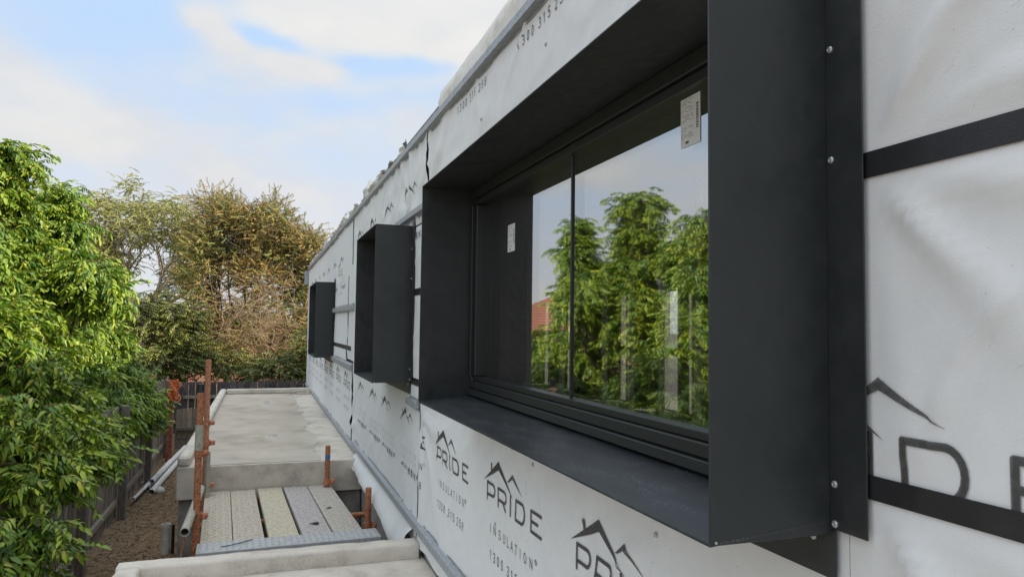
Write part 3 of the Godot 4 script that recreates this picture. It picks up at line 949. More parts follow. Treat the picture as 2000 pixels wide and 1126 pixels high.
# ------------------------------------------------------------------ concrete
func build_slabs() -> void:
	var far := thing("concrete_slab", "long grey concrete slab with a low kerb beside the wrapped wall", "slab", Vector3(0.14, -2.7, -11))
	var st := new_st()
	bx(st, Vector3(-0.69, -1.62, -14.6), Vector3(0.985, -1.32, -7.27), 0.006)
	part(far, "deck", st, M.concrete)
	st = new_st()
	bx(st, Vector3(-0.67, -2.72, -14.58), Vector3(0.98, -1.621, -7.30), 0.006)
	part(far, "wall", st, M.concrete_old)
	# rounded kerbs on the open sides
	st = new_st()
	bx(st, Vector3(-0.69, -1.319, -14.6), Vector3(-0.585, -1.225, -7.272), 0.02)
	part(far, "kerb", st, M.concrete)
	st = new_st()
	bx(st, Vector3(-0.584, -1.319, -14.6), Vector3(0.98, -1.225, -14.48), 0.02)
	part(far, "kerb", st, M.concrete)
	# damp film on the deck, with a dry margin along the house
	st = new_st()
	var pts := []
	var n := 60
	for i in n + 1:
		var z := lerpf(-14.44, -7.3, float(i) / n)
		var right := 0.60 + 0.10 * nz.get_noise_2d(z * 1.3, 4.0) + 0.05 * nz2.get_noise_2d(z * 2.0, 1.0)
		pts.append([Vector3(-0.56, -1.316, z), Vector3(right, -1.316, z)])
	for i in n:
		quad_out(st, pts[i][0], pts[i][1], pts[i + 1][1], pts[i + 1][0], Vector3.UP)
	part(far, "damp_film", st, M.concrete_wet)
	var near := thing("concrete_slab", "near concrete slab with a low kerb at the foot of the picture", "slab", Vector3(0.14, -2.7, -2))
	st = new_st()
	bx(st, Vector3(-0.70, -1.7, -4.52), Vector3(0.985, -1.415, 5.0), 0.006)
	part(near, "deck", st, M.concrete)
	st = new_st()
	bx(st, Vector3(-0.68, -2.72, -4.50), Vector3(0.98, -1.701, 5.0), 0.006)
	part(near, "wall", st, M.concrete_old)
	# uneven cast kerb across the end and along the open side
	part(near, "kerb", cast_kerb(Vector3(-0.7, 0, -4.455), Vector3(0.95, 0, -4.455), 0.13), M.concrete)
	part(near, "kerb", cast_kerb(Vector3(-0.64, 0, -4.388), Vector3(-0.64, 0, 5.0), 0.12), M.concrete)
	# two floor outlets on the far slab
	for d in [[0.119, -12.5, "pale pipe outlet standing on the far end of the slab"], [0.163, -8.86, "round outlet with a splashed collar near the front of the slab"]]:
		var o := thing("floor_outlet", d[2], "drain", Vector3(d[0], -1.315, d[1]), "outlets in the concrete slab")
		st = new_st()
		tube(st, [Vector3(d[0], -1.315, d[1]), Vector3(d[0], -1.298, d[1])], [0.1, 0.075], 20)
		part(o, "collar", st, M.concrete)
		st = new_st()
		pipe(st, Vector3(d[0], -1.298, d[1]), Vector3(d[0], -1.245 if d[1] < -10 else -1.275, d[1]), 0.05, 0.006, 18)
		part(o, "pipe", st, M.pvc)
	# two pale pavers left at the end of the slab by the wall
	for k in 2:
		st = new_st()
		var y := -1.3185 + 0.063 * k
		bx(st, Vector3(0.66 - 0.12 * k, y, -14.3 + 0.02 * k), Vector3(0.9 - 0.06 * k, y + 0.06, -14.16 + 0.02 * k), 0.006)
		var p := part(self, "paver", st, M.concrete)
		tag(p, ["lower pale paver at the far end of the slab against the wall", "upper pale paver at the far end of the slab against the wall"][k], "paver", "pavers left on the slab")

func cast_kerb(a: Vector3, b: Vector3, wide: float) -> SurfaceTool:
	var st := new_st()
	st.set_smooth_group(1)
	var d := (b - a)
	var n := int(d.length() / 0.04)
	var side := d.normalized().cross(Vector3.UP)
	var prev := []
	for i in n + 1:
		var p := a + d * (float(i) / n)
		var s := p.x + p.z * 3.1
		var top := -1.32 + 0.006 * nz.get_noise_2d(s * 4.0, 1.0)
		var half := wide * 0.5
		var e0 := half + 0.006 * nz.get_noise_2d(s * 5.0, 20.0)
		var e1 := half + 0.006 * nz.get_noise_2d(s * 5.0, 40.0)
		var row := []
		for q in [[-e0, -1.414], [-e0, top - 0.018], [-e0 + 0.006, top - 0.006], [-e0 + 0.02, top], [0.0, top + 0.002 * nz2.get_noise_2d(s * 9.0, 3.0)], [e1 - 0.02, top], [e1 - 0.006, top - 0.006], [e1, top - 0.018], [e1, -1.414]]:
			row.append(Vector3(p.x, q[1], p.z) + side * q[0])
		var mid := Vector3(p.x, -1.37, p.z)
		if i > 0:
			for k in row.size() - 1:
				quad_out(st, prev[k], prev[k + 1], row[k + 1], row[k], (row[k] + row[k + 1]) * 0.5 - mid)
		else:
			for k in range(1, row.size() - 2): tri_out(st, row[0], row[k], row[k + 1], -d)
		if i == n:
			for k in range(1, row.size() - 2): tri_out(st, row[0], row[k], row[k + 1], d)
		prev = row
	return st

# ------------------------------------------------------------------ scaffold
func plank_texture(seed_: int, base: Color, rust: float) -> ImageTexture:
	var w := 128
	var h := 1024
	var a := noise_values(512, 0.02, 4, seed_)
	var b := noise_values(512, 0.12, 2, seed_ + 1)
	var c := noise_values(512, 0.012, 4, seed_ + 2)
	var im := Image.create(w, h, false, Image.FORMAT_RGB8)
	for y in h:
		for x in w:
			var i := (y % 512) * 512 + (x * 2) % 512
			var t := a[i] / 255.0 * 0.6 + b[i] / 255.0 * 0.4
			var col := base.darkened(0.24 * (1.0 - t)).lightened(0.10 * t)
			var r := smooth(0.82 - rust * 0.35, 1.0 - rust * 0.3, c[i] / 255.0 + 0.2 * (b[i] / 255.0 - 0.5))
			col = col.lerp(Color8(160, 112, 84), r * 0.7)
			im.set_pixel(x, y, col)
	return ImageTexture.create_from_image(im)

func plank(label: String, p0: Vector3, p1: Vector3, wide: float, tex: ImageTexture, grip: bool, thick := 0.04) -> void:
	# a folded steel plank with a small turned-down edge on both sides and end caps
	var d := p1 - p0
	var o := thing("scaffold_plank", label, "plank", p0.lerp(p1, 0.5), "planks of the scaffold deck")
	var len := d.length()
	var m := StandardMaterial3D.new()
	m.albedo_texture = tex
	m.roughness = 0.7
	var st := new_st()
	var b := Basis(d.normalized().cross(Vector3.UP).normalized() * -1.0, Vector3.UP, d.normalized())
	var hw := wide * 0.5
	var pr := [Vector2(-hw, -thick), Vector2(-hw, -0.004), Vector2(-hw + 0.004, 0.0), Vector2(hw - 0.004, 0.0), Vector2(hw, -0.004), Vector2(hw, -thick)]
	for i in pr.size() - 1:
		var q := []
		for k in [[0, -0.5], [1, -0.5], [1, 0.5], [0, 0.5]]:
			var v: Vector2 = pr[i + k[0]]
			q.append([Vector3(v.x, v.y, k[1] * len), Vector2((v.x + hw) / wide, k[1] + 0.5)])
		var mid: Vector3 = (q[0][0] + q[2][0]) * 0.5
		var idx := [0, 1, 2, 0, 2, 3]
		if ((q[1][0] as Vector3) - q[0][0]).cross(q[2][0] - q[0][0]).dot(mid - Vector3(0, -0.03, 0)) > 0.0: idx = [0, 2, 1, 0, 3, 2]
		for k in idx:
			st.set_uv(q[k][1]); st.add_vertex(q[k][0])
	st.generate_normals()
	var top := MeshInstance3D.new()
	top.name = "deck_sheet"
	top.mesh = st.commit(); top.material_override = m
	o.add_child(top, true)
	top.basis = b
	if grip:
		# pressed grip dimples: small raised rings with a sunk middle
		st = new_st()
		var rows := int(len / 0.042)
		for row in rows:
			for k in 4:
				var c := Vector3(lerpf(-hw + 0.035, hw - 0.035, k / 3.0) + (0.012 if row % 2 else -0.006), 0.0, (row + 0.5) / rows * len - len * 0.5)
				for q in 7:
					var a := Vector3(cos(TAU * q / 7), 0, sin(TAU * q / 7))
					var e := Vector3(cos(TAU * (q + 1) / 7), 0, sin(TAU * (q + 1) / 7))
					var up := Vector3(0, 0.005, 0)
					quad_out(st, c + a * 0.0105, c + e * 0.0105, c + e * 0.0065 + up, c + a * 0.0065 + up, a + Vector3.UP)
					tri_out(st, c + a * 0.0065 + up, c + e * 0.0065 + up, c + up * 0.1, Vector3.UP)
		st.generate_normals()
		var nubs := MeshInstance3D.new()
		nubs.name = "grip_dimples"
		nubs.set_meta("kind", "stuff")
		nubs.mesh = st.commit(); nubs.material_override = m
		o.add_child(nubs, true)
		nubs.basis = b
	for e in [-1.0, 1.0]:
		var cap := MeshInstance3D.new()
		cap.name = "end_cap"
		cap.mesh = box_mesh(Vector3(wide - 0.004, thick - 0.003, 0.006), 0.001)
		cap.material_override = M.galv
		o.add_child(cap, true)
		cap.position = d.normalized() * e * (len * 0.5 - 0.004) + Vector3(0, -thick * 0.5 - 0.001, 0)
		cap.basis = b

func coupler(parent: Node3D, at: Vector3, m: Material, s := 1.0) -> void:
	# a swivel clamp: two half shells and a bolt
	var st := new_st()
	tube(st, [at + Vector3(0, -0.028, 0) * s, at + Vector3(0, 0.028, 0) * s], [0.034 * s, 0.034 * s], 10)
	bx(st, at + Vector3(0.028, -0.02, -0.028) * s, at + Vector3(0.075, 0.02, 0.022) * s, 0.006)
	tube(st, [at + Vector3(0.05, 0.0, 0.02) * s, at + Vector3(0.05, 0.0, 0.055) * s], [0.008 * s, 0.008 * s], 6)
	part(parent, "coupler", st, m)

func build_scaffold() -> void:
	var s := thing("tube_scaffold", "rusty tube scaffold frame with clamps beside the steel planks", "scaffold", Vector3(-0.4, -2.7, -6.4))
	# left standards: the nearer one wears a pale sleeve, the farther one is brighter orange
	var st := new_st()
	tube(st, [Vector3(-0.401, -2.7, -5.7), Vector3(-0.401, -0.47, -5.7)], [0.024, 0.024], 14)
	part(s, "standard", st, M.rust)
	st = new_st()
	pipe(st, Vector3(-0.401, -0.92, -5.7), Vector3(-0.401, -0.735, -5.7), 0.029, 0.004)
	part(s, "sleeve", st, M.old_tube)
	st = new_st()
	tube(st, [Vector3(-0.401, -0.50, -5.7), Vector3(-0.401, -0.44, -5.7)], [0.0265, 0.0255], 14)
	part(s, "cap", st, M.tape)
	st = new_st()
	tube(st, [Vector3(-0.438, -2.7, -7.1), Vector3(-0.444, -0.33, -7.1)], [0.024, 0.024], 14)
	part(s, "standard", st, M.rust_orange)
	st = new_st()
	pipe(st, Vector3(-0.415, -2.2, -7.02), Vector3(-0.415, -1.15, -7.02), 0.021, 0.003)
	part(s, "brace", st, M.old_tube)
	# right standards, short above the planks
	for q in [[0.638, -7.16, -1.16], [0.85, -5.88, -1.3]]:
		st = new_st()
		tube(st, [Vector3(q[0], -2.7, q[1]), Vector3(q[0] + 0.003, q[2], q[1])], [0.024, 0.024], 14)
		part(s, "standard", st, M.rust)
		st = new_st()
		tube(st, [Vector3(q[0] + 0.001, q[2] - 0.18, q[1]), Vector3(q[0] + 0.001, q[2] - 0.16, q[1])], [0.028, 0.028], 14)
		part(s, "collar", st, M.rust)
	st = new_st()
	tube(st, [Vector3(0.6405, -1.285, -7.16), Vector3(0.6405, -1.245, -7.16)], [0.0247, 0.0247], 14)
	var blue := part(s, "paint_band", st, plain(Color(0.05, 0.16, 0.42), 0.6))
	blue.set_meta("label", "blue painted band on a rusty standard")
	# ledgers along the bay and transoms under the planks
	st = new_st()
	pipe(st, Vector3(-0.432, -1.36, -5.18), Vector3(-0.432, -1.37, -6.55), 0.029, 0.004)
	part(s, "ledger", st, M.old_tube)
	st = new_st()
	pipe(st, Vector3(-0.36, -1.66, -5.0), Vector3(-0.40, -1.66, -7.24), 0.024, 0.004)
	part(s, "ledger", st, M.rust)
	st = new_st()
	pipe(st, Vector3(0.80, -1.66, -5.1), Vector3(0.715, -1.66, -7.24), 0.024, 0.004)
	part(s, "ledger", st, M.rust)
	for z in [-5.3, -6.3, -7.15]:
		st = new_st()
		pipe(st, Vector3(-0.50, -1.615, z), Vector3(0.90 if z > -7.0 else 0.72, -1.615, z), 0.022, 0.004)
		part(s, "transom", st, M.rust)
	for q in [[Vector3(-0.401, -1.39, -5.7), 1.0], [Vector3(-0.401, -1.6, -5.7), 1.0], [Vector3(-0.401, -0.94, -5.7), 0.9], [Vector3(-0.44, -1.08, -7.1), 1.0], [Vector3(-0.441, -0.9, -7.1), 0.9], [Vector3(-0.438, -1.46, -7.1), 1.0], [Vector3(0.85, -1.6, -5.88), 1.0], [Vector3(0.638, -1.5, -7.16), 1.0]]:
		coupler(s, q[0], M.rust_orange if q[0].z < -7.0 else M.rust, q[1])
	# dark pipe end and hanging strap on the near ledger
	st = new_st()
	tube(st, [Vector3(-0.434, -1.39, -5.2), Vector3(-0.45, -1.5, -5.2), Vector3(-0.452, -1.62, -5.21)], [0.009, 0.007, 0.003], 6)
	part(s, "strap", st, M.rust)
	# planks: far end, near end
	var y := -1.55
	plank("spotted steel plank at the left edge of the scaffold deck", Vector3(-0.336, y, -7.24), Vector3(-0.254, y, -5.53), 0.215, plank_texture(101, Color8(204, 193, 172), 0.06), true)
	plank("steel plank with rusty streaks, second from the left", Vector3(-0.118, y - 0.002, -7.24), Vector3(-0.034, y - 0.002, -5.53), 0.212, plank_texture(111, Color8(204, 192, 174), 0.3), true)
	plank("smooth yellowish plank in the middle of the scaffold deck", Vector3(0.118, y + 0.004, -7.25), Vector3(0.208, y + 0.004, -5.53), 0.212, plank_texture(121, Color8(208, 198, 170), -0.1), false)
	plank("lilac grey perforated plank with a yellow mark", Vector3(0.35, y, -7.26), Vector3(0.445, y, -5.53), 0.212, plank_texture(131, Color8(196, 188, 184), -0.05), true)
	plank("grey perforated plank at the right edge of the scaffold deck", Vector3(0.572, y, -7.26), Vector3(0.672, y, -5.53), 0.215, plank_texture(141, Color8(202, 194, 180), -0.02), true)
	plank("blue grey galvanised plank laid across the near ends of the others", Vector3(-0.37, y + 0.03, -5.36), Vector3(0.86, y + 0.03, -5.40), 0.23, plank_texture(151, Color8(190, 192, 192), -0.2), true)
	# odds and ends on the planks
	st = new_st()
	bx(st, Vector3(0.425, y + 0.0055, -5.86), Vector3(0.47, y + 0.018, -5.83), 0.004)
	tube(st, [Vector3(0.44, y + 0.012, -5.845), Vector3(0.40, y + 0.008, -5.85)], [0.005, 0.004], 6)
	tag(part(self, "cable_clip", st, M.tape), "small black clip lying between the two grey planks", "clip", "scraps on the planks")
	st = new_st()
	bx(st, Vector3(0.575, y + 0.0055, -6.32), Vector3(0.605, y + 0.014, -6.30), 0.004)
	tube(st, [Vector3(0.58, y + 0.01, -6.31), Vector3(0.565, y + 0.007, -6.30)], [0.004, 0.003], 6)
	tag(part(self, "cable_clip", st, M.tape), "small black clip on the rightmost grey plank", "clip", "scraps on the planks")
	st = new_st()
	var pts := []
	for i in 9:
		var t := i / 8.0
		pts.append(Vector3(-0.215 + 0.20 * t, y + 0.036 + 0.004 * sin(t * 3.0), -5.33 - 0.12 * t * t))
	tube(st, pts, [0.003, 0.003, 0.003, 0.003, 0.003, 0.003, 0.003, 0.003, 0.003], 6)
	tag(part(self, "wire", st, M.tape), "bent black wire on the crosswise plank", "wire")

# ------------------------------------------------------------------ fences, ground, pipes
func build_yard() -> void:
	var st := new_st()
	bx(st, Vector3(-200, -3.2, -260), Vector3(200, -2.7, 120))
	var g := part(self, "ground", st, M.earth)
	tag(g, "brown bare earth", "", "", "structure")
	# dry leaves and chips on the earth of the side passage
	var leaf := new_st()
	for k in [[0, 2, 1], [0, 3, 2]]:
		for i in k: leaf.add_vertex([Vector3(-0.03, 0.0, 0), Vector3(0, 0.008, -0.011), Vector3(0.03, 0.002, 0), Vector3(0, 0.006, 0.011)][i])
	leaf.generate_normals()
	var mm := MultiMesh.new()
	mm.transform_format = MultiMesh.TRANSFORM_3D
	mm.use_colors = true
	mm.mesh = leaf.commit()
	var n := 7000
	mm.instance_count = n
	rng.seed = 71
	for i in n:
		var p := Vector3(rng.randf_range(-1.75, -0.6), -2.697, rng.randf_range(-16.8, -6.0))
		mm.set_instance_transform(i, Transform3D(Basis(Vector3.UP, rng.randf() * TAU).rotated(Vector3.RIGHT, rng.randf_range(-0.5, 0.5)).scaled(Vector3.ONE * rng.randf_range(0.3, 1.0)), p + UPV))
		mm.set_instance_color(i, Color(0.20, 0.14, 0.085).lerp(Color(0.40, 0.31, 0.2), rng.randf()))
	var lm := MultiMeshInstance3D.new()
	lm.name = "leaf_litter"
	lm.multimesh = mm
	var lmat := plain(Color.WHITE, 0.9)
	lmat.vertex_color_use_as_albedo = true
	lm.material_override = lmat
	add_child(lm)
	tag(lm, "dry brown leaf litter on the earth of the side passage", "leaf litter", "", "stuff")
	# weathered paling fence along the passage
	var f := thing("paling_fence", "weathered grey paling fence along the earth passage under the trees", "fence", Vector3(-1.8, -2.7, -10))
	var pm := [box_mesh(Vector3(0.016, 1.55, 0.094), 0.003), box_mesh(Vector3(0.018, 1.58, 0.09), 0.003), box_mesh(Vector3(0.015, 1.52, 0.096), 0.003)]
	rng.seed = 5
	var z := -16.95
	while z < -3.0:
		var h := rng.randf_range(-0.03, 0.03)
		add_mesh(f, "paling", pm[rng.randi() % 3], M.paling[rng.randi() % 4], Vector3(-1.84 + rng.randf_range(-0.006, 0.006), -1.93 + h, z), Basis(Vector3.RIGHT, rng.randf_range(-0.02, 0.02)))
		z += 0.104
	for y in [-2.45, -1.75, -1.35]:
		st = new_st()
		bx(st, Vector3(-1.828, y - 0.038, -16.95), Vector3(-1.783, y + 0.038, -3.0), 0.004)
		part(f, "rail", st, M.paling[0])
	z = -16.0
	while z < -3.0:
		st = new_st()
		bx(st, Vector3(-1.782, -2.72, z - 0.05), Vector3(-1.69, -1.15, z + 0.05), 0.006)
		part(f, "post", st, M.paling[3])
		z += 2.4
	# darker fence across the end, standing on timber sleepers
	var b := thing("back_fence", "dark stained paling fence across the end of the garden", "fence", Vector3(0, -2.7, -17.3))
	var bm := [box_mesh(Vector3(0.135, 1.1, 0.018), 0.003), box_mesh(Vector3(0.128, 1.12, 0.016), 0.003)]
	var x := -3.4
	while x < 3.6:
		add_mesh(b, "paling", bm[rng.randi() % 2], M.black_paling[rng.randi() % 3], Vector3(x, -1.845 + rng.randf_range(-0.012, 0.012), -17.3 + rng.randf_range(-0.005, 0.005)), Basis(Vector3.BACK, rng.randf_range(-0.012, 0.012)))
		x += 0.143
	for y in [-1.62, -2.15]:
		st = new_st()
		bx(st, Vector3(-3.4, y - 0.035, -17.285), Vector3(3.6, y + 0.035, -17.245), 0.004)
		part(b, "rail", st, M.paling[0])
	for px in [-1.62, 0.9, 2.6]:
		st = new_st()
		bx(st, Vector3(px - 0.05, -2.72, -17.244), Vector3(px + 0.05, -1.36, -17.16), 0.006)
		part(b, "post", st, M.black_paling[1])
	for k in 2:
		st = new_st()
		bx(st, Vector3(-1.69, -2.70 + k * 0.2, -17.15 + 0.01 * k), Vector3(1.0, -2.505 + k * 0.2, -17.07 + 0.01 * k), 0.01)
		part(b, "sleeper", st, M.paling[1])
	# short inner fence of brown palings in front of it
	var q := thing("low_fence", "low brown paling panel in front of the dark back fence", "fence", Vector3(-1.1, -2.3, -17.0))
	var lm2 := box_mesh(Vector3(0.098, 0.46, 0.016), 0.003)
	x = -1.62
	while x < -0.3:
		add_mesh(q, "paling", lm2, M.paling[rng.randi() % 3], Vector3(x, -2.075 + rng.randf_range(-0.01, 0.01), -17.03))
		x += 0.106
	st = new_st()
	bx(st, Vector3(-1.67, -2.298, -17.02), Vector3(-0.3, -2.235, -16.98), 0.004)
	part(q, "rail", st, M.paling[3])
	# orange post with a scrap of barrier mesh
	st = new_st()
	bx(st, Vector3(-1.69, -2.72, -15.6), Vector3(-1.58, -1.3, -15.5), 0.008)
	tag(part(self, "timber_post", st, mat((M.rust_orange as StandardMaterial3D).albedo_texture, 1.2, 0.9, Color8(196, 186, 176))), "reddish new timber post at the far end of the paling fence", "post")
	st = new_st()
	for r in 9:
		for c in 7:
			var p := func(i: int, j: int) -> Vector3: return Vector3(-1.66 + 0.03 * j + 0.03 * sin(i * 1.3 + j), -1.52 + 0.05 * i + 0.02 * sin(j * 1.9), -15.46 + 0.05 * sin(i * 0.9 + j * 1.4))
			if r < 8: tube(st, [p.call(r, c), p.call(r + 1, c)], [0.011, 0.011], 5, false)
			if c < 6: tube(st, [p.call(r, c), p.call(r, c + 1)], [0.011, 0.011], 5, false)
	tag(part(self, "barrier_mesh", st, plain(Color(0.62, 0.16, 0.04), 0.6)), "crumpled scrap of orange barrier mesh on the reddish post", "barrier mesh")
	# white pipes heaped by the fence
	var heap := [
		[Vector3(-1.66, -2.655, -12.95), Vector3(-1.44, -2.655, -16.6), 0.045, "thick white pipe lying lowest in the heap by the fence"],
		[Vector3(-1.55, -2.652, -12.6), Vector3(-1.36, -2.652, -16.9), 0.048, "thick white pipe on the passage side of the heap"],
		[Vector3(-1.60, -2.568, -13.0), Vector3(-1.42, -2.565, -16.4), 0.042, "thick white pipe lying on top of two others"],
		[Vector3(-1.735, -2.672, -12.6), Vector3(-1.60, -2.672, -15.6), 0.026, "thin white pipe nearest to the paling fence"],
		[Vector3(-1.71, -2.60, -11.95), Vector3(-1.50, -2.585, -15.0), 0.024, "thin white pipe reaching farthest towards the viewer"]]
	for k in heap:
		st = new_st()
		pipe(st, k[0], k[1], k[2], 0.005)
		tag(part(self, "plastic_pipe", st, M.pvc), k[3], "pipe", "white pipes heaped by the fence")
	st = new_st()
	tube(st, [Vector3(-1.44, -2.7, -12.75), Vector3(-1.44, -2.66, -12.75), Vector3(-1.43, -2.62, -12.74), Vector3(-1.42, -2.605, -12.74)], [0.06, 0.075, 0.055, 0.02], 9)
	tag(part(self, "stone", st, M.pvc), "pale stone beside the open ends of the white pipes", "stone")
	st = new_st()
	pipe(st, Vector3(-0.985, -2.71, -9.4), Vector3(-0.985, -2.36, -9.4), 0.048, 0.005, 18)
	pipe(st, Vector3(-0.985, -2.405, -9.4), Vector3(-0.985, -2.355, -9.4), 0.054, 0.005, 18)
	tag(part(self, "riser_pipe", st, M.pvc), "short white pipe standing upright beside the far slab", "pipe")
	st = new_st()
	bx(st, Vector3(-0.925, -2.72, -9.42), Vector3(-0.89, -2.38, -9.385), 0.004)
	bx(st, Vector3(-0.93, -2.378, -9.425), Vector3(-0.885, -2.365, -9.38), 0.003)
	tag(part(self, "stake", st, M.tape), "dark square stake beside the upright white pipe", "stake")

# ------------------------------------------------------------------ trees
# one leaf: a folded, curved blade of six triangles
func leaf_blade(st: SurfaceTool, base: Vector3, dir: Vector3, side: Vector3, len: float, wide: float, sag: float, col: Color) -> void:
	var up := side.cross(dir).normalized()
	var a := base
	var m1 := base + dir * len * 0.38 - up * 0.0
	var m2 := base + dir * len * 0.74 + Vector3.DOWN * sag * len * 0.3
	var tip := base + dir * len + Vector3.DOWN * sag * len * 0.75
	var l1 := m1 + side * wide * 0.5 + up * wide * 0.16
	var r1 := m1 - side * wide * 0.5 + up * wide * 0.16
	var l2 := m2 + side * wide * 0.36 + up * wide * 0.12
	var r2 := m2 - side * wide * 0.36 + up * wide * 0.12
	st.set_color(col)
	st.set_smooth_group(1)
	for t in [[a, l1, m1], [a, m1, r1], [m1, l1, l2], [m1, l2, m2], [m1, m2, r2], [m1, r2, r1], [m2, l2, tip], [m2, tip, r2]]:
		for v in t: st.add_vertex(v)

# a drooping shoot with alternating leaves along +x
func sprig(seed_: int, len: float, leaves: int, leaf_len: float, leaf_wide: float, droop: float, young: Color, old: Color) -> ArrayMesh:
	var r := RandomNumberGenerator.new(); r.seed = seed_
	var st := new_st()
	var p := Vector3.ZERO
	var d := Vector3(1, 0.25, 0).normalized()
	var pts := [p]
	for i in leaves:
		d = (d + Vector3(0, -droop, r.randf_range(-0.12, 0.12))).normalized()
		p += d * len / leaves
		pts.append(p)
	for i in range(1, pts.size()):
		var t := float(i) / leaves
		var s := 1.0 if i % 2 == 0 else -1.0
		var across := Vector3(-d.z, 0, d.x).normalized() * s
		var dir: Vector3 = (across * r.randf_range(0.5, 1.0) + Vector3(0.55, 0, 0) + Vector3.DOWN * r.randf_range(0.25, 1.1)).normalized()
		var sd := dir.cross(Vector3(r.randf_range(-0.4, 0.4), 1, r.randf_range(-0.4, 0.4))).normalized()
		var c := old.lerp(young, clampf(t * 0.7 + r.randf_range(-0.35, 0.35), 0.0, 1.0))
		if r.randf() < 0.035: c = c.lerp(Color(0.42, 0.36, 0.05), 0.6)      # a turning leaf
		leaf_blade(st, pts[i], dir, sd, leaf_len * r.randf_range(0.4, 1.2) * (1.0 - 0.25 * t), leaf_wide * r.randf_range(0.7, 1.15), r.randf_range(0.2, 0.7), c)
	st.set_color(Color(0.10, 0.075, 0.035))
	for i in pts.size() - 1:
		tube(st, [pts[i], pts[i + 1]], [0.004, 0.003], 3, false)
	st.generate_normals()
	return st.commit()

func crown(tree: Node3D, mesh: ArrayMesh, m: Material, lobes: Array, count: int, tint0: Color, tint1: Color, size := 1.0, shell := 0.45, tilt := 0.45, loose := 1.0) -> void:
	# lobes: [centre, radii, weight]; shoots crowd towards the outside of every lobe
	var total := 0.0
	for l in lobes: total += l[2]
	var xf := []
	var cols := []
	for l in lobes:
		var n := int(count * l[2] / total)
		var lt := rng.randf_range(-0.18, 0.18)
		var per := 9
		for c in maxi(1, n / per):
			# shoots sit together on twig ends, with gaps between the clusters
			var cd := Vector3(rng.randfn(), rng.randfn(), rng.randfn()).normalized()
			var rr := pow(rng.randf(), shell)
			rr *= 1.0 + 0.3 * nz.get_noise_3d(cd.x * 2.2 + l[0].x, cd.y * 2.2 + l[0].y, cd.z * 2.2 + l[0].z)
			var cp: Vector3 = l[0] + cd * (l[1] as Vector3) * rr
			var ct := rng.randf_range(-0.25, 0.25) + lt
			for i in per:
				var d := (cd * 0.9 + Vector3(rng.randfn(), rng.randfn(), rng.randfn()) * 0.55).normalized()
				var p := cp + Vector3(rng.randfn(), rng.randfn() * 0.8, rng.randfn()) * 0.085 * size * loose
				if p.y < -2.6: continue
				var b := Basis(Vector3.UP, atan2(-d.z, d.x) + rng.randf_range(-0.6, 0.6)) * Basis(Vector3.BACK, clampf(d.y, -0.6, 1.0) * tilt + rng.randf_range(-0.35, 0.35)) * Basis(Vector3.RIGHT, rng.randf_range(-0.5, 0.5))
				xf.append(Transform3D(b.scaled(Vector3.ONE * size * rng.randf_range(0.75, 1.25)), p + UPV - world_of(tree)))
				cols.append(tint0.lerp(tint1, clampf(rng.randf_range(0.2, 0.8) + ct, 0.0, 1.0)))
	var mm := MultiMesh.new()
	mm.transform_format = MultiMesh.TRANSFORM_3D
	mm.use_colors = true
	mm.mesh = mesh
	mm.instance_count = xf.size()
	for i in xf.size():
		mm.set_instance_transform(i, xf[i])
		mm.set_instance_color(i, cols[i])
	var o := MultiMeshInstance3D.new()
	o.name = "crown"
	o.set_meta("kind", "stuff")
	o.multimesh = mm
	o.material_override = m
	tree.add_child(o, true)

func limb_path(a: Vector3, b: Vector3, n: int, wob: float) -> Array:
	var o := []
	for i in n + 1:
		var t := float(i) / n
		var k := sin(t * PI) * wob
		o.append(a.lerp(b, t) + Vector3(rng.randf_range(-k, k), k * 0.6 + rng.randf_range(-k, k) * 0.4, rng.randf_range(-k, k)))
	return o

func radii(n: int, r0: float, r1: float) -> Array:
	var o := []
	for i in n + 1: o.append(lerpf(r0, r1, float(i) / n))
	return o

func trunk_to(tree: Node3D, base: Vector3, fork: Vector3, r: float, lobes: Array, m: Material) -> void:
	var st := new_st()
	tube(st, limb_path(base, fork, 6, 0.06), radii(6, r, r * 0.7), 10)
	part(tree, "trunk", st, m)
	st = new_st()
	for l in lobes:
		tube(st, limb_path(fork.lerp(base, rng.randf_range(0.0, 0.25)), l[0], 6, 0.14), radii(6, r * 0.5, r * 0.12), 7, false)
		for k in 7:
			var e: Vector3 = l[0] + Vector3(rng.randfn(), rng.randfn(), rng.randfn()).normalized() * (l[1] as Vector3) * 0.85
			tube(st, limb_path((l[0] as Vector3).lerp(fork, 0.2), e, 5, 0.08), radii(5, r * 0.16, 0.005), 5, false)
	part(tree, "limbs", st, m)

# recursive branching; collects tips
func grow(st: SurfaceTool, p: Vector3, d: Vector3, len: float, r: float, depth: int, tips: Array, spread: float, lift: float) -> void:
	var n := 3
	var pts := [p]
	var dir := d
	for i in n:
		dir = (dir + Vector3(rng.randf_range(-0.2, 0.2), rng.randf_range(-0.12, 0.12) + lift, rng.randf_range(-0.2, 0.2))).normalized()
		pts.append(pts[-1] + dir * len / n)
	tube(st, pts, radii(n, r, r * 0.68), 6 if depth > 2 else 4, false)
	if depth == 0:
		tips.append(pts[-1])
		return
	var k := 3 if rng.randf() < 0.45 else 2
	var a0 := rng.randf() * TAU
	var f := frame_of(dir)
	for i in k:
		var t := a0 + TAU * i / k
		var nd: Vector3 = (dir + (f[0] * cos(t) + f[1] * sin(t)) * spread * rng.randf_range(0.6, 1.2)).normalized()
		grow(st, pts[-1], nd, len * rng.randf_range(0.68, 0.88), r * 0.64, depth - 1, tips, spread, lift)
	if depth > 1 and rng.randf() < 0.6:
		grow(st, pts[2], (dir + f[0] * spread * 1.3).normalized(), len * 0.6, r * 0.4, depth - 2, tips, spread, lift)

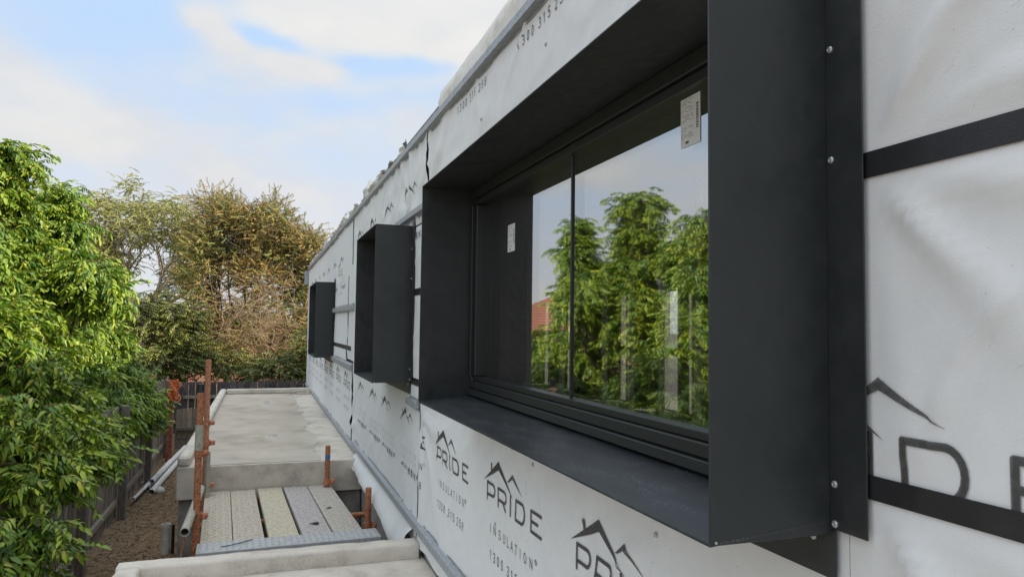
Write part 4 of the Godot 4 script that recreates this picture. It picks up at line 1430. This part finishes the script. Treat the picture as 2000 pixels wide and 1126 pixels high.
func build_trees() -> void:
	rng.seed = 2024
	var glossy := leaf_material(Color.WHITE, Color(0.6, 0.7, 0.2), 0.42)
	var young := Color(0.30, 0.40, 0.035)
	var old := Color(0.09, 0.19, 0.025)
	var sp := []
	for k in 8: sp.append(sprig(300 + k, 0.27, 14, 0.098, 0.030, 0.10, young, old))
	var t0 := Color(0.6, 0.72, 0.7)
	var t1 := Color(1.5, 1.3, 1.0)
	# green garden trees in a row behind the fence, overhanging it
	var row := [
		["bushy green tree nearest the viewer, hanging low over the fence", Vector3(-2.7, -2.7, -5.3), [[Vector3(-1.72, -0.05, -5.60), Vector3(0.17, 0.17, 0.22), 0.37], [Vector3(-1.58, -0.32, -5.70), Vector3(0.18, 0.18, 0.22), 0.38], [Vector3(-1.42, -0.53, -5.90), Vector3(0.13, 0.13, 0.17), 0.29], [Vector3(-1.47, -0.64, -5.20), Vector3(0.19, 0.19, 0.23), 0.40], [Vector3(-1.31, -0.76, -5.60), Vector3(0.14, 0.14, 0.17), 0.29], [Vector3(-1.31, -0.95, -5.00), Vector3(0.16, 0.16, 0.20), 0.31], [Vector3(-1.24, -1.00, -5.40), Vector3(0.09, 0.09, 0.11), 0.29], [Vector3(-1.36, -1.19, -4.80), Vector3(0.13, 0.13, 0.16), 0.29], [Vector3(-1.26, -1.31, -4.90), Vector3(0.09, 0.09, 0.11), 0.29], [Vector3(-2.00, 0.43, -5.80), Vector3(0.20, 0.20, 0.26), 0.47], [Vector3(-2.18, 1.05, -6.00), Vector3(0.16, 0.16, 0.20), 0.31], [Vector3(-1.32, -0.89, -6.50), Vector3(0.10, 0.10, 0.12), 0.29], [Vector3(-1.21, -1.02, -6.30), Vector3(0.05, 0.05, 0.07), 0.29], [Vector3(-2.35, 0.65, -6.2), Vector3(0.3, 0.35, 0.35), 0.7], [Vector3(-2.6, -0.6, -5.2), Vector3(0.55, 0.6, 0.7), 1.6], [Vector3(-2.3, -1.4, -4.8), Vector3(0.6, 0.6, 0.8), 1.4]]],
		["tall green tree with the highest leafy top at the left edge", Vector3(-2.75, -2.7, -7.4), [[Vector3(-2.22, 1.45, -7.40), Vector3(0.11, 0.11, 0.13), 0.29], [Vector3(-2.16, 1.43, -7.60), Vector3(0.09, 0.09, 0.11), 0.29], [Vector3(-2.27, 1.12, -7.50), Vector3(0.14, 0.14, 0.17), 0.29], [Vector3(-2.17, 1.12, -7.60), Vector3(0.07, 0.07, 0.09), 0.29], [Vector3(-2.20, 0.76, -7.50), Vector3(0.15, 0.15, 0.19), 0.29], [Vector3(-2.07, 0.59, -7.60), Vector3(0.14, 0.14, 0.17), 0.29], [Vector3(-2.16, 0.29, -7.30), Vector3(0.20, 0.20, 0.25), 0.44], [Vector3(-1.96, 0.36, -7.70), Vector3(0.15, 0.15, 0.18), 0.29], [Vector3(-1.76, 0.18, -7.80), Vector3(0.16, 0.16, 0.20), 0.32], [Vector3(-1.99, -0.06, -7.40), Vector3(0.20, 0.20, 0.25), 0.46], [Vector3(-1.69, 0.35, -8.20), Vector3(0.11, 0.11, 0.14), 0.29], [Vector3(-2.55, 0.75, -6.9), Vector3(0.3, 0.35, 0.4), 0.8], [Vector3(-2.65, 0.9, -8.0), Vector3(0.26, 0.3, 0.3), 0.7], [Vector3(-2.6, 0.3, -6.5), Vector3(0.35, 0.4, 0.45), 0.9], [Vector3(-2.8, 0.1, -7.3), Vector3(0.5, 0.6, 0.7), 1.5], [Vector3(-2.4, -0.9, -7.2), Vector3(0.5, 0.7, 0.8), 1.6], [Vector3(-2.1, -0.9, -7.0), Vector3(0.3, 0.5, 0.6), 1.0]]],
		["green tree with a narrow leafy top beside the bare-limbed tree", Vector3(-2.75, -2.7, -9.2), [[Vector3(-2.09, 1.35, -8.90), Vector3(0.07, 0.07, 0.08), 0.29], [Vector3(-2.13, 1.15, -8.90), Vector3(0.11, 0.11, 0.14), 0.29], [Vector3(-2.02, 1.04, -8.90), Vector3(0.11, 0.11, 0.13), 0.29], [Vector3(-2.17, 0.95, -8.90), Vector3(0.12, 0.12, 0.15), 0.29], [Vector3(-2.26, 0.81, -8.90), Vector3(0.12, 0.12, 0.15), 0.29], [Vector3(-2.03, 0.70, -8.80), Vector3(0.12, 0.12, 0.15), 0.29], [Vector3(-2.17, 0.47, -8.80), Vector3(0.14, 0.14, 0.18), 0.29], [Vector3(-1.57, 0.44, -7.50), Vector3(0.09, 0.09, 0.11), 0.29], [Vector3(-1.44, 0.36, -7.40), Vector3(0.07, 0.07, 0.09), 0.29], [Vector3(-1.92, -0.18, -9.00), Vector3(0.23, 0.23, 0.29), 0.56], [Vector3(-2.13, -0.38, -8.60), Vector3(0.23, 0.23, 0.29), 0.59], [Vector3(-1.81, -0.63, -9.00), Vector3(0.21, 0.21, 0.26), 0.49], [Vector3(-1.87, -0.90, -8.50), Vector3(0.19, 0.19, 0.24), 0.44], [Vector3(-1.40, 0.21, -7.50), Vector3(0.07, 0.07, 0.09), 0.29], [Vector3(-2.65, 0.55, -8.7), Vector3(0.3, 0.35, 0.35), 0.8], [Vector3(-2.75, 0.1, -8.9), Vector3(0.45, 0.4, 0.5), 1.2], [Vector3(-2.5, -0.9, -9.5), Vector3(0.5, 0.6, 0.8), 1.5]]],
		["green tree whose leaves hang over the pipe heap", Vector3(-2.7, -2.7, -12.2), [[Vector3(-2.26, -0.09, -12.20), Vector3(0.19, 0.19, 0.24), 0.43], [Vector3(-2.04, -0.48, -12.40), Vector3(0.17, 0.17, 0.22), 0.37], [Vector3(-2.04, -0.84, -12.00), Vector3(0.22, 0.22, 0.28), 0.55], [Vector3(-1.83, -0.94, -12.80), Vector3(0.16, 0.16, 0.20), 0.31], [Vector3(-1.83, -1.26, -12.40), Vector3(0.21, 0.21, 0.26), 0.49], [Vector3(-1.75, -1.35, -13.20), Vector3(0.14, 0.14, 0.17), 0.29], [Vector3(-1.73, -1.64, -13.50), Vector3(0.13, 0.13, 0.16), 0.29], [Vector3(-1.94, -1.24, -11.50), Vector3(0.24, 0.24, 0.30), 0.62], [Vector3(-2.04, -1.36, -10.80), Vector3(0.22, 0.22, 0.28), 0.55], [Vector3(-1.89, -1.55, -12.20), Vector3(0.16, 0.16, 0.20), 0.32], [Vector3(-1.97, -1.52, -11.00), Vector3(0.12, 0.12, 0.15), 0.29], [Vector3(-2.6, -0.6, -12.3), Vector3(0.5, 0.6, 0.9), 1.3], [Vector3(-2.5, -1.4, -12.0), Vector3(0.5, 0.5, 1.0), 1.0]]]]
	for i in row.size():
		var q: Array = row[i]
		var t := thing("broadleaf_tree", q[0], "tree", q[1], "green trees behind the paling fence")
		trunk_to(t, q[1], q[1] + Vector3(0.15, 1.6, 0), 0.075, q[2], M.bark)
		var cnt: int = [1850, 2000, 1850, 1650][i]
		crown(t, sp[i * 2], glossy, q[2], int(cnt * 1.1), t0, t1, 0.76, 0.5, 0.45, 1.15)
		crown(t, sp[i * 2 + 1], glossy, q[2], int(cnt * 1.1), t0, t1, 0.66, 0.6, 0.6, 1.3)
	# pale-limbed tree with a flat olive crown
	var olive := leaf_material(Color.WHITE, Color(0.45, 0.46, 0.2), 0.7)
	var fine := sprig(401, 0.34, 34, 0.052, 0.017, 0.03, Color(0.36, 0.32, 0.09), Color(0.24, 0.24, 0.075))
	var bare := thing("bare_limbed_tree", "tree with pale twisting limbs and a thin olive crown beyond the fence", "tree", Vector3(-3.35, -2.7, -24))
	var st := new_st()
	var base := Vector3(-3.35, -2.7, -24)
	tube(st, limb_path(base, Vector3(-3.4, 0.1, -24), 6, 0.05), radii(6, 0.17, 0.13), 10)
	part(bare, "trunk", st, M.pale_bark)
	st = new_st()
	var tips := []
	for d in [Vector3(-0.5, 1, 0.2), Vector3(0.15, 1, -0.2), Vector3(0.75, 0.75, 0.2), Vector3(-0.95, 0.75, -0.3), Vector3(0.4, 0.9, 0.5), Vector3(1.0, 0.35, 0.3), Vector3(-0.2, 1, 0.5)]:
		grow(st, Vector3(-3.4, 0.05, -24), d.normalized(), 1.0, 0.075, 5, tips, 0.6, 0.04)
	part(bare, "limbs", st, M.pale_bark)
	var lobes := []
	for q in [[-5.2, 3.1], [-4.5, 3.35], [-3.9, 3.5], [-3.2, 3.45], [-2.6, 3.3], [-2.1, 2.9], [-5.5, 2.5], [-4.8, 2.5], [-3.6, 2.8], [-2.9, 2.6], [-2.2, 2.2], [-5.2, 1.8], [-4.2, 1.9], [-2.4, 1.4], [-5.6, 1.2]]:
		lobes.append([Vector3(q[0], q[1], -24 + rng.randf_range(-0.9, 0.9)), Vector3(0.62, 0.36, 0.9), 1.0])
	lobes.append([Vector3(-3.75, 4.05, -24), Vector3(0.35, 0.22, 0.4), 0.35])
	for k in 120: lobes.append([tips[rng.randi() % tips.size()], Vector3(0.25, 0.2, 0.25), 0.045])
	crown(bare, fine, olive, lobes, 4600, Color(0.95, 1.1, 0.95), Color(1.35, 1.35, 1.15), 0.95, 0.6, 0.45, 2.2)
	# big rusty-green tree, bare and twiggy in its lower half
	var rusty := thing("rusty_green_tree", "wide tree with orange tinged foliage above and bare brown twigs below", "tree", Vector3(-0.6, -2.7, -21.5))
	st = new_st()
	base = Vector3(-0.75, -2.7, -21.5)
	tube(st, limb_path(base, Vector3(-1.25, 0.6, -21.7), 6, 0.1), radii(6, 0.13, 0.09), 9)
	tube(st, limb_path(base, Vector3(0.45, -0.3, -21.3), 6, 0.1), radii(6, 0.10, 0.06), 9)
	part(rusty, "trunk", st, M.bark)
	st = new_st()
	tips = []
	for k in 26: tube(st, limb_path(Vector3(-1.2 + rng.randf_range(-0.12, 0.12), rng.randf_range(-1.6, -0.2), -21.5), Vector3(-1.4 + rng.randf_range(-0.35, 0.3), rng.randf_range(1.2, 3.4), -21.5 + rng.randf_range(-0.4, 0.4)), 5, 0.1), radii(5, rng.randf_range(0.014, 0.03), 0.006), 5, false)
	for d in [Vector3(-0.2, 1, 0.2), Vector3(0.5, 1, 0.1), Vector3(0.9, 0.9, 0.2), Vector3(0.2, 1, -0.3)]:
		grow(st, Vector3(-0.6 + d.x * 0.5, 0.1, -21.5), d.normalized(), 0.9, 0.04, 5, tips, 0.6, 0.05)
	part(rusty, "limbs", st, M.bark)
	lobes = []
	for q in [[-1.35, 3.35, 0.34, 0.42], [-1.0, 2.9, 0.5, 0.5], [-0.35, 2.85, 0.55, 0.45], [0.25, 3.0, 0.36, 0.4], [0.6, 2.55, 0.5, 0.45], [1.1, 2.3, 0.42, 0.42], [1.4, 1.6, 0.4, 0.5], [0.7, 1.8, 0.6, 0.5], [0.0, 2.1, 0.7, 0.55], [-0.8, 2.1, 0.55, 0.6], [-1.6, 2.2, 0.3, 0.8], [-1.7, 1.2, 0.3, 0.7], [1.4, 0.8, 0.36, 0.5], [1.35, 0.0, 0.36, 0.5], [0.9, 1.0, 0.5, 0.4], [-0.2, 1.3, 0.7, 0.4], [-1.5, 0.3, 0.4, 0.6], [1.2, -0.8, 0.4, 0.5], [0.3, -1.0, 0.7, 0.35], [-0.9, -0.8, 0.6, 0.5]]:
		lobes.append([Vector3(q[0], q[1], -21.5 + rng.randf_range(-0.7, 0.7)), Vector3(q[2], q[3], 0.8), q[2] * q[3] * 4.0 * (0.55 if q[1] < 0.9 else 1.0)])
	crown(rusty, sprig(410, 0.3, 32, 0.055, 0.016, 0.0, Color(0.31, 0.26, 0.09), Color(0.20, 0.21, 0.065)), olive, lobes, 8200, Color(0.85, 1.15, 0.85), Color(1.75, 1.15, 1.1), 0.95, 0.5, 0.9, 2.2)
	# arching bare twigs that spring from the lower limbs
	st = new_st()
	tips = []
	for k in 16:
		var o := Vector3(lerpf(-0.9, 1.0, k / 15.0) + rng.randf_range(-0.1, 0.1), rng.randf_range(-1.5, -0.5), -20.9 + rng.randf_range(-0.3, 0.3))
		grow(st, o, Vector3(rng.randf_range(-0.7, 0.9), 1.0, rng.randf_range(-0.3, 0.5)).normalized(), rng.randf_range(0.5, 0.75), rng.randf_range(0.018, 0.032), 4, tips, 0.75, -0.01)
	for k in 700:
		var c: Vector3 = tips[rng.randi() % tips.size()]
		var d := Vector3(rng.randf_range(-1, 1), rng.randf_range(-0.2, 1.0), rng.randf_range(-0.5, 0.5)).normalized()
		var ln := rng.randf_range(0.25, 0.8)
		var pts := []
		for i in 5:
			pts.append(c + d * ln * (i / 4.0) + Vector3.DOWN * 0.35 * ln * pow(i / 4.0, 2.0) + Vector3(rng.randf_range(-0.015, 0.015), rng.randf_range(-0.015, 0.015), 0))
		tube(st, pts, radii(4, rng.randf_range(0.005, 0.009), 0.003), 3, false)
	part(rusty, "bare_twigs", st, M.dead_twig)
	# shrubs that close the view behind the back fence
	var shrub := sprig(420, 0.34, 13, 0.075, 0.034, 0.06, Color(0.20, 0.22, 0.035), Color(0.055, 0.085, 0.02))
	var sm := leaf_material(Color.WHITE, Color(0.35, 0.45, 0.15), 0.45)
	var shrubs := [
		["dense green shrub left of the rusty-green tree behind the back fence", Vector3(-2.15, -2.7, -18.6), [[Vector3(-1.95, -0.1, -18.6), Vector3(0.62, 0.75, 0.6), 1.0], [Vector3(-2.1, -0.9, -18.4), Vector3(0.7, 0.6, 0.6), 1.0], [Vector3(-2.6, 0.3, -18.6), Vector3(0.6, 0.7, 0.5), 0.8], [Vector3(-1.5, -0.75, -18.5), Vector3(0.45, 0.5, 0.5), 0.6], [Vector3(-0.9, -1.0, -19.0), Vector3(0.35, 0.3, 0.4), 0.4]], 1700, t0, t1],
		["dark green hedge behind the back fence at the end of the wall", Vector3(0.9, -2.7, -18.6), [[Vector3(0.6, -1.15, -18.8), Vector3(0.7, 0.5, 0.4), 1.0], [Vector3(1.3, -0.8, -18.8), Vector3(0.6, 0.7, 0.4), 1.0], [Vector3(-0.1, -1.3, -19.2), Vector3(0.5, 0.35, 0.4), 0.6]], 900, Color(0.7, 0.75, 0.65), Color(1.2, 1.15, 1.0)],
		["broad green shrub mass behind the bare-limbed tree", Vector3(-5.2, -2.7, -27), [[Vector3(-5.6, 0.3, -27), Vector3(1.6, 1.5, 1.0), 1.0], [Vector3(-3.4, -0.3, -27), Vector3(1.6, 1.2, 1.0), 1.0], [Vector3(-1.4, -0.2, -27), Vector3(1.4, 1.3, 1.0), 1.0], [Vector3(0.8, 0.3, -27), Vector3(1.6, 1.6, 1.0), 1.0], [Vector3(2.4, 0.0, -27), Vector3(1.2, 1.6, 1.0), 0.8]], 4200, Color(0.8, 0.85, 0.8), Color(1.4, 1.3, 1.2)]]
	for q in shrubs:
		var t := thing("garden_shrub", q[0], "shrub", q[1], "shrubs beyond the back fence")
		trunk_to(t, q[1], q[1] + Vector3(0, 1.2, 0), 0.05, q[2], M.bark)
		crown(t, shrub, sm, q[2], q[3], q[4], q[5], 1.0 if q[1].z > -20 else 1.4, 0.4)

# ------------------------------------------------------------------ neighbouring houses
func brick_house(label: String, at: Vector3, turn: float, wide: float, deep: float, eave: float, ridge: float) -> void:
	var h := thing("tiled_house", label, "house", at, "neighbouring houses")
	h.rotation.y = turn
	var add := func(called: String, st: SurfaceTool, m: Material, under: Node3D) -> MeshInstance3D:
		st.generate_normals()
		var o := MeshInstance3D.new()
		o.name = called; o.mesh = st.commit(); o.material_override = m
		under.add_child(o, true)
		return o
	var st := new_st()
	bx(st, Vector3(-wide * 0.5, 0, -deep * 0.5), Vector3(wide * 0.5, eave, deep * 0.5))
	add.call("wall", st, M.brick, h)
	# hipped roof in stepped tile courses
	var roof := Node3D.new()
	roof.name = "roof"
	h.add_child(roof, true)
	var n := 14
	var ov := 0.45
	for i in n:
		var a := float(i) / n
		var b := float(i + 1) / n
		var hw := wide * 0.5 + ov
		var hd := deep * 0.5 + ov
		var ring := func(t: float, y: float) -> Array:
			var k := hd * t
			return [Vector3(-hw + k, y, -hd + k), Vector3(hw - k, y, -hd + k), Vector3(hw - k, y, hd - k), Vector3(-hw + k, y, hd - k)]
		var lo: Array = ring.call(a, lerpf(eave, ridge, a) + 0.05)
		var hi: Array = ring.call(b, lerpf(eave, ridge, b))
		var under: Array = ring.call(a, lerpf(eave, ridge, a))
		st = new_st()
		for k in 4:
			var l := (k + 1) % 4
			var out: Vector3 = (lo[k] + lo[l]) * 0.5
			out.y = 2.0
			quad_out(st, lo[k], lo[l], hi[l], hi[k], out)
			out.y = 0.0
			quad_out(st, under[k], under[l], lo[l], lo[k], out)
		add.call("tile_course", st, M.roof_tile, roof)
	for s in [-1.0, 1.0]:
		for x in [-wide * 0.3, 0.0, wide * 0.3]:
			st = new_st()
			bx(st, Vector3(x - 0.6, 0.9, s * deep * 0.5 - 0.03), Vector3(x + 0.6, 2.1, s * deep * 0.5 + 0.03), 0.01)
			var win: MeshInstance3D = add.call("window", st, M.pvc, h)
			st = new_st()
			bx(st, Vector3(x - 0.53, 0.97, s * deep * 0.5 - 0.036), Vector3(x + 0.53, 2.03, s * deep * 0.5 + 0.036))
			add.call("pane", st, M.frame, win)

func build_neighbours() -> void:
	var st := new_st()
	bx(st, Vector3(9.4, -2.75, -30), Vector3(9.6, -0.1, 10), 0.01)  # pale backdrop added so the slots of the back wall show bright
	tag(part(self, "added_pale_wall", st, M.pvc), "added pale wall that brightens the gaps seen through the house", "wall")
	brick_house("brick house with a brown tiled roof, mirrored in the nearest window", Vector3(-15.5, -2.7, -35), 0.35, 13.0, 8.0, 2.55, 4.5)
	brick_house("brick house hidden behind the trees beyond the back fence", Vector3(-3.0, -2.7, -36), 0.05, 12.0, 7.0, 2.2, 2.9)

func _ready() -> void:
	rng.seed = 1
	nz.seed = 3; nz.frequency = 1.0; nz.fractal_octaves = 3
	nz2.seed = 8; nz2.frequency = 1.6; nz2.fractal_octaves = 2
	set_camera_and_light()
	make_materials()
	make_print()
	build_house()
	build_slabs()
	build_yard()
	build_scaffold()
	build_neighbours()
	build_trees()
